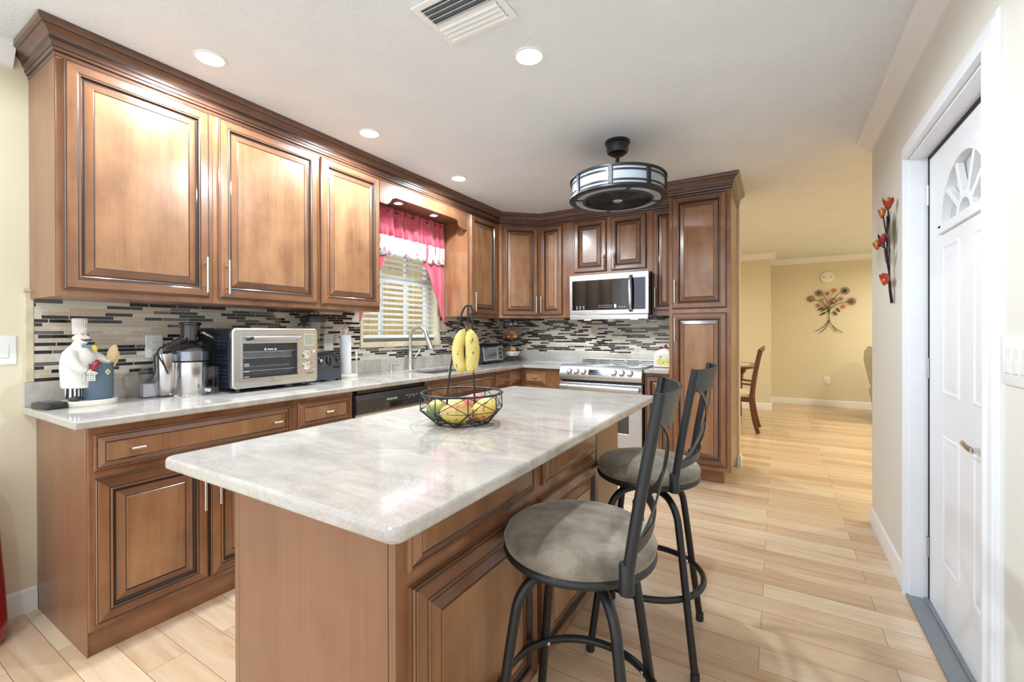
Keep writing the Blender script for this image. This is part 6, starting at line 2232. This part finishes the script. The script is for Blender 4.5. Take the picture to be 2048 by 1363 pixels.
# ================================================================== dining corner and lounge
DWD = plain('dark_cherry_wood', S(96, 48, 26), 0.3, 0, 0.25, 30, coat=0.4)
t = thing('dining_chair', 'dark wooden dining armchair with cream seat beyond the pantry', 'dining chair', (2.36, 5.33, 0))
for s in (-1, 1):
    b = nb()
    y = s * 0.21
    tube(b, spline([(0.215, y * 0.95, 0.012), (0.175, y, 0.16), (0.145, y, 0.36), (0.150, y, 0.50), (0.185, y, 0.75), (0.235, y * 0.96, 1.0)], 6), 0.020, 8, flat=(0.75, 1.15))
    obj('back_leg', b, DWD, t, smooth=50)
    b = nb()
    tube(b, spline([(-0.24, y * 1.08, 0.012), (-0.235, y * 1.08, 0.25), (-0.23, y * 1.08, 0.42), (-0.22, y * 1.08, 0.62)], 4), 0.019, 8)
    obj('front_leg', b, DWD, t, smooth=50)
    b = nb()
    tube(b, spline([(0.165, y * 1.02, 0.585), (0.0, y * 1.14, 0.60), (-0.15, y * 1.16, 0.61), (-0.25, y * 1.08, 0.625)], 5), 0.018, 8, flat=(1.2, 0.7))
    obj('armrest', b, DWD, t, smooth=50)
b = nb()
for y in (-0.195, 0.195): box(b, -0.225, 0.15, y - 0.012, y + 0.012, 0.375, 0.435)
box(b, -0.235, -0.21, -0.21, 0.21, 0.375, 0.435); box(b, 0.13, 0.155, -0.2, 0.2, 0.375, 0.435)
obj('seat_rail', b, DWD, t, bevel=0.003)
b = nb()
loft(b, [rr(-0.23, 0.145, -0.20, 0.20, 0.03, z) for z in (0.435, 0.47)] + [rr(-0.20, 0.12, -0.17, 0.17, 0.03, 0.492)])
obj('seat', b, plain('cream_upholstery', S(222, 212, 186), 0.8, 0, 0.08), t, smooth=50)
b = nb()
tube(b, spline([(0.228, -0.21, 0.985), (0.262, -0.1, 1.01), (0.270, 0, 1.02), (0.262, 0.1, 1.01), (0.228, 0.21, 0.985)], 5), 0.024, 8, flat=(0.6, 1.3))
obj('crest_rail', b, DWD, t, smooth=50)
b = nb()
for y in (-0.10, -0.035, 0.035, 0.10):
    tube(b, spline([(0.150, y, 0.43), (0.172, y, 0.6), (0.205, y, 0.8), (0.258, y, 1.0)], 5), 0.012, 8, flat=(1.2, 0.6))
obj('back_splat', b, DWD, t, smooth=50)
t = thing('dining_table', 'dark wooden dining table end with scalloped edge behind the chair', 'dining table', (1.68, 6.05, 0))
b = nb()
loft(b, [rr(-0.80, 0.80, -0.48, 0.48, 0.12, 0.735), rr(-0.83, 0.83, -0.51, 0.51, 0.14, 0.742), rr(-0.83, 0.83, -0.51, 0.51, 0.14, 0.758), rr(-0.82, 0.82, -0.50, 0.50, 0.13, 0.765)])
obj('tabletop', b, DWD, t, smooth=35)
b = nb()
loft(b, [rr(-0.70, 0.70, -0.38, 0.38, 0.05, 0.645), rr(-0.73, 0.73, -0.41, 0.41, 0.05, 0.69), rr(-0.74, 0.74, -0.42, 0.42, 0.06, 0.735)])
obj('apron', b, DWD, t, smooth=35)
for x in (-0.62, 0.62):
    for y in (-0.31, 0.31):
        b = nb()
        lathe(b, [(0, 0.0), (0.026, 0.0), (0.03, 0.05), (0.022, 0.2), (0.036, 0.42), (0.03, 0.5), (0.045, 0.56), (0.045, 0.65), (0, 0.65)], 18, c=(x, y, 0))
        obj('leg', b, DWD, t, smooth=45)
b = nb()
loft(b, [rr(-0.16, 0.16, -0.22, 0.22, 0.03, 0), rr(-0.16, 0.16, -0.22, 0.22, 0.03, 0.003)])
tag(obj('placemat', b, plain('pale_patterned_mat', S(214, 196, 188), 0.7, 0, 0.3, 40), None, loc=(2.28, 6.05, 0.765)), 'pale placemat on the end of the dining table', 'placemat')

t = thing('recliner_sofa', 'grey cream leather recliner sofa edge behind the wall end', 'sofa', (3.915, 6.98, 0))
LEA = plain('grey_leather', S(186, 184, 172), 0.4, 0, 0.06, 9, 0.1, 90)
b = nb()
pr = [(0.02, 0.42), (0.0, 0.50), (-0.06, 0.80), (-0.05, 0.93), (-0.01, 0.99), (0.12, 1.0), (0.22, 0.92), (0.28, 0.50), (0.28, 0.42)]
prism(b, pr, -0.45, 0.45, mx=Matrix(((1, 0, 0, 0), (0, 0, 1, 0), (0, 1, 0, 0), (0, 0, 0, 1))))
obj('backrest', b, LEA, t, smooth=50, bevel=0.03, seg=4)
b = nb()
pr = [(0.06, 0.03), (0.0, 0.36), (0.03, 0.44), (0.95, 0.46), (1.0, 0.40), (1.0, 0.03)]
prism(b, pr, -0.45, 0.45, mx=Matrix(((1, 0, 0, 0), (0, 0, 1, 0), (0, 1, 0, 0), (0, 0, 0, 1))))
obj('seat_base', b, LEA, t, smooth=50, bevel=0.03, seg=4)
for y in (-0.52, 0.52):
    b = nb()
    box(b, 0.15, 1.0, y - 0.09, y + 0.09, 0.03, 0.60)
    obj('armrest', b, LEA, t, smooth=50, bevel=0.05, seg=4)
b = nb()
for x in (0.14, 0.92):
    for y in (-0.40, 0.40): cyl(b, (x, y, 0), (x, y, 0.04), 0.025, 12)
obj('foot', b, M['black_plastic'], t)
b = nb()
lo_ = []
for i in range(9):
    a = PI * i / 8
    lo_.append((0.05 + 0.10 * -math.cos(a) * 1.25, 1.0 + 0.02 * math.sin(a)))
for s_ in range(1):
    prism(b, [(x, z) for x, z in ((-0.055, 0.86), (-0.02, 0.995), (0.12, 1.012), (0.235, 0.90), (0.24, 0.90), (0.125, 1.03), (-0.03, 1.01), (-0.068, 0.86))], -0.25, 0.25, mx=Matrix(((1, 0, 0, 0), (0, 0, 1, 0), (0, 1, 0, 0), (0, 0, 0, 1))))
tag(obj('throw_cloth', b, plain('pale_throw', S(214, 208, 196), 0.9, 0, 0.2, 60), None, loc=(3.915, 6.98, 0)), 'pale lace throw over the recliner sofa top', 'throw')

# unidentified red rounded upright cut off at the left edge
t = thing('red_upright', 'glossy red rounded upright standing on the floor by the left wall', 'upright_form', (0.11, -0.49, 0))
b = nb()
lathe(b, [(0, 0.0), (0.085, 0.0), (0.105, 0.012), (0.112, 0.035), (0.110, 0.10), (0.102, 0.25), (0.092, 0.42), (0.08, 0.60), (0.07, 0.66), (0.062, 0.66), (0.07, 0.58), (0.09, 0.1), (0, 0.05)], 40)
obj('body', b, plain('red_gloss', S(150, 14, 34), 0.18, 0, 0.05, coat=0.6), t, smooth=40)
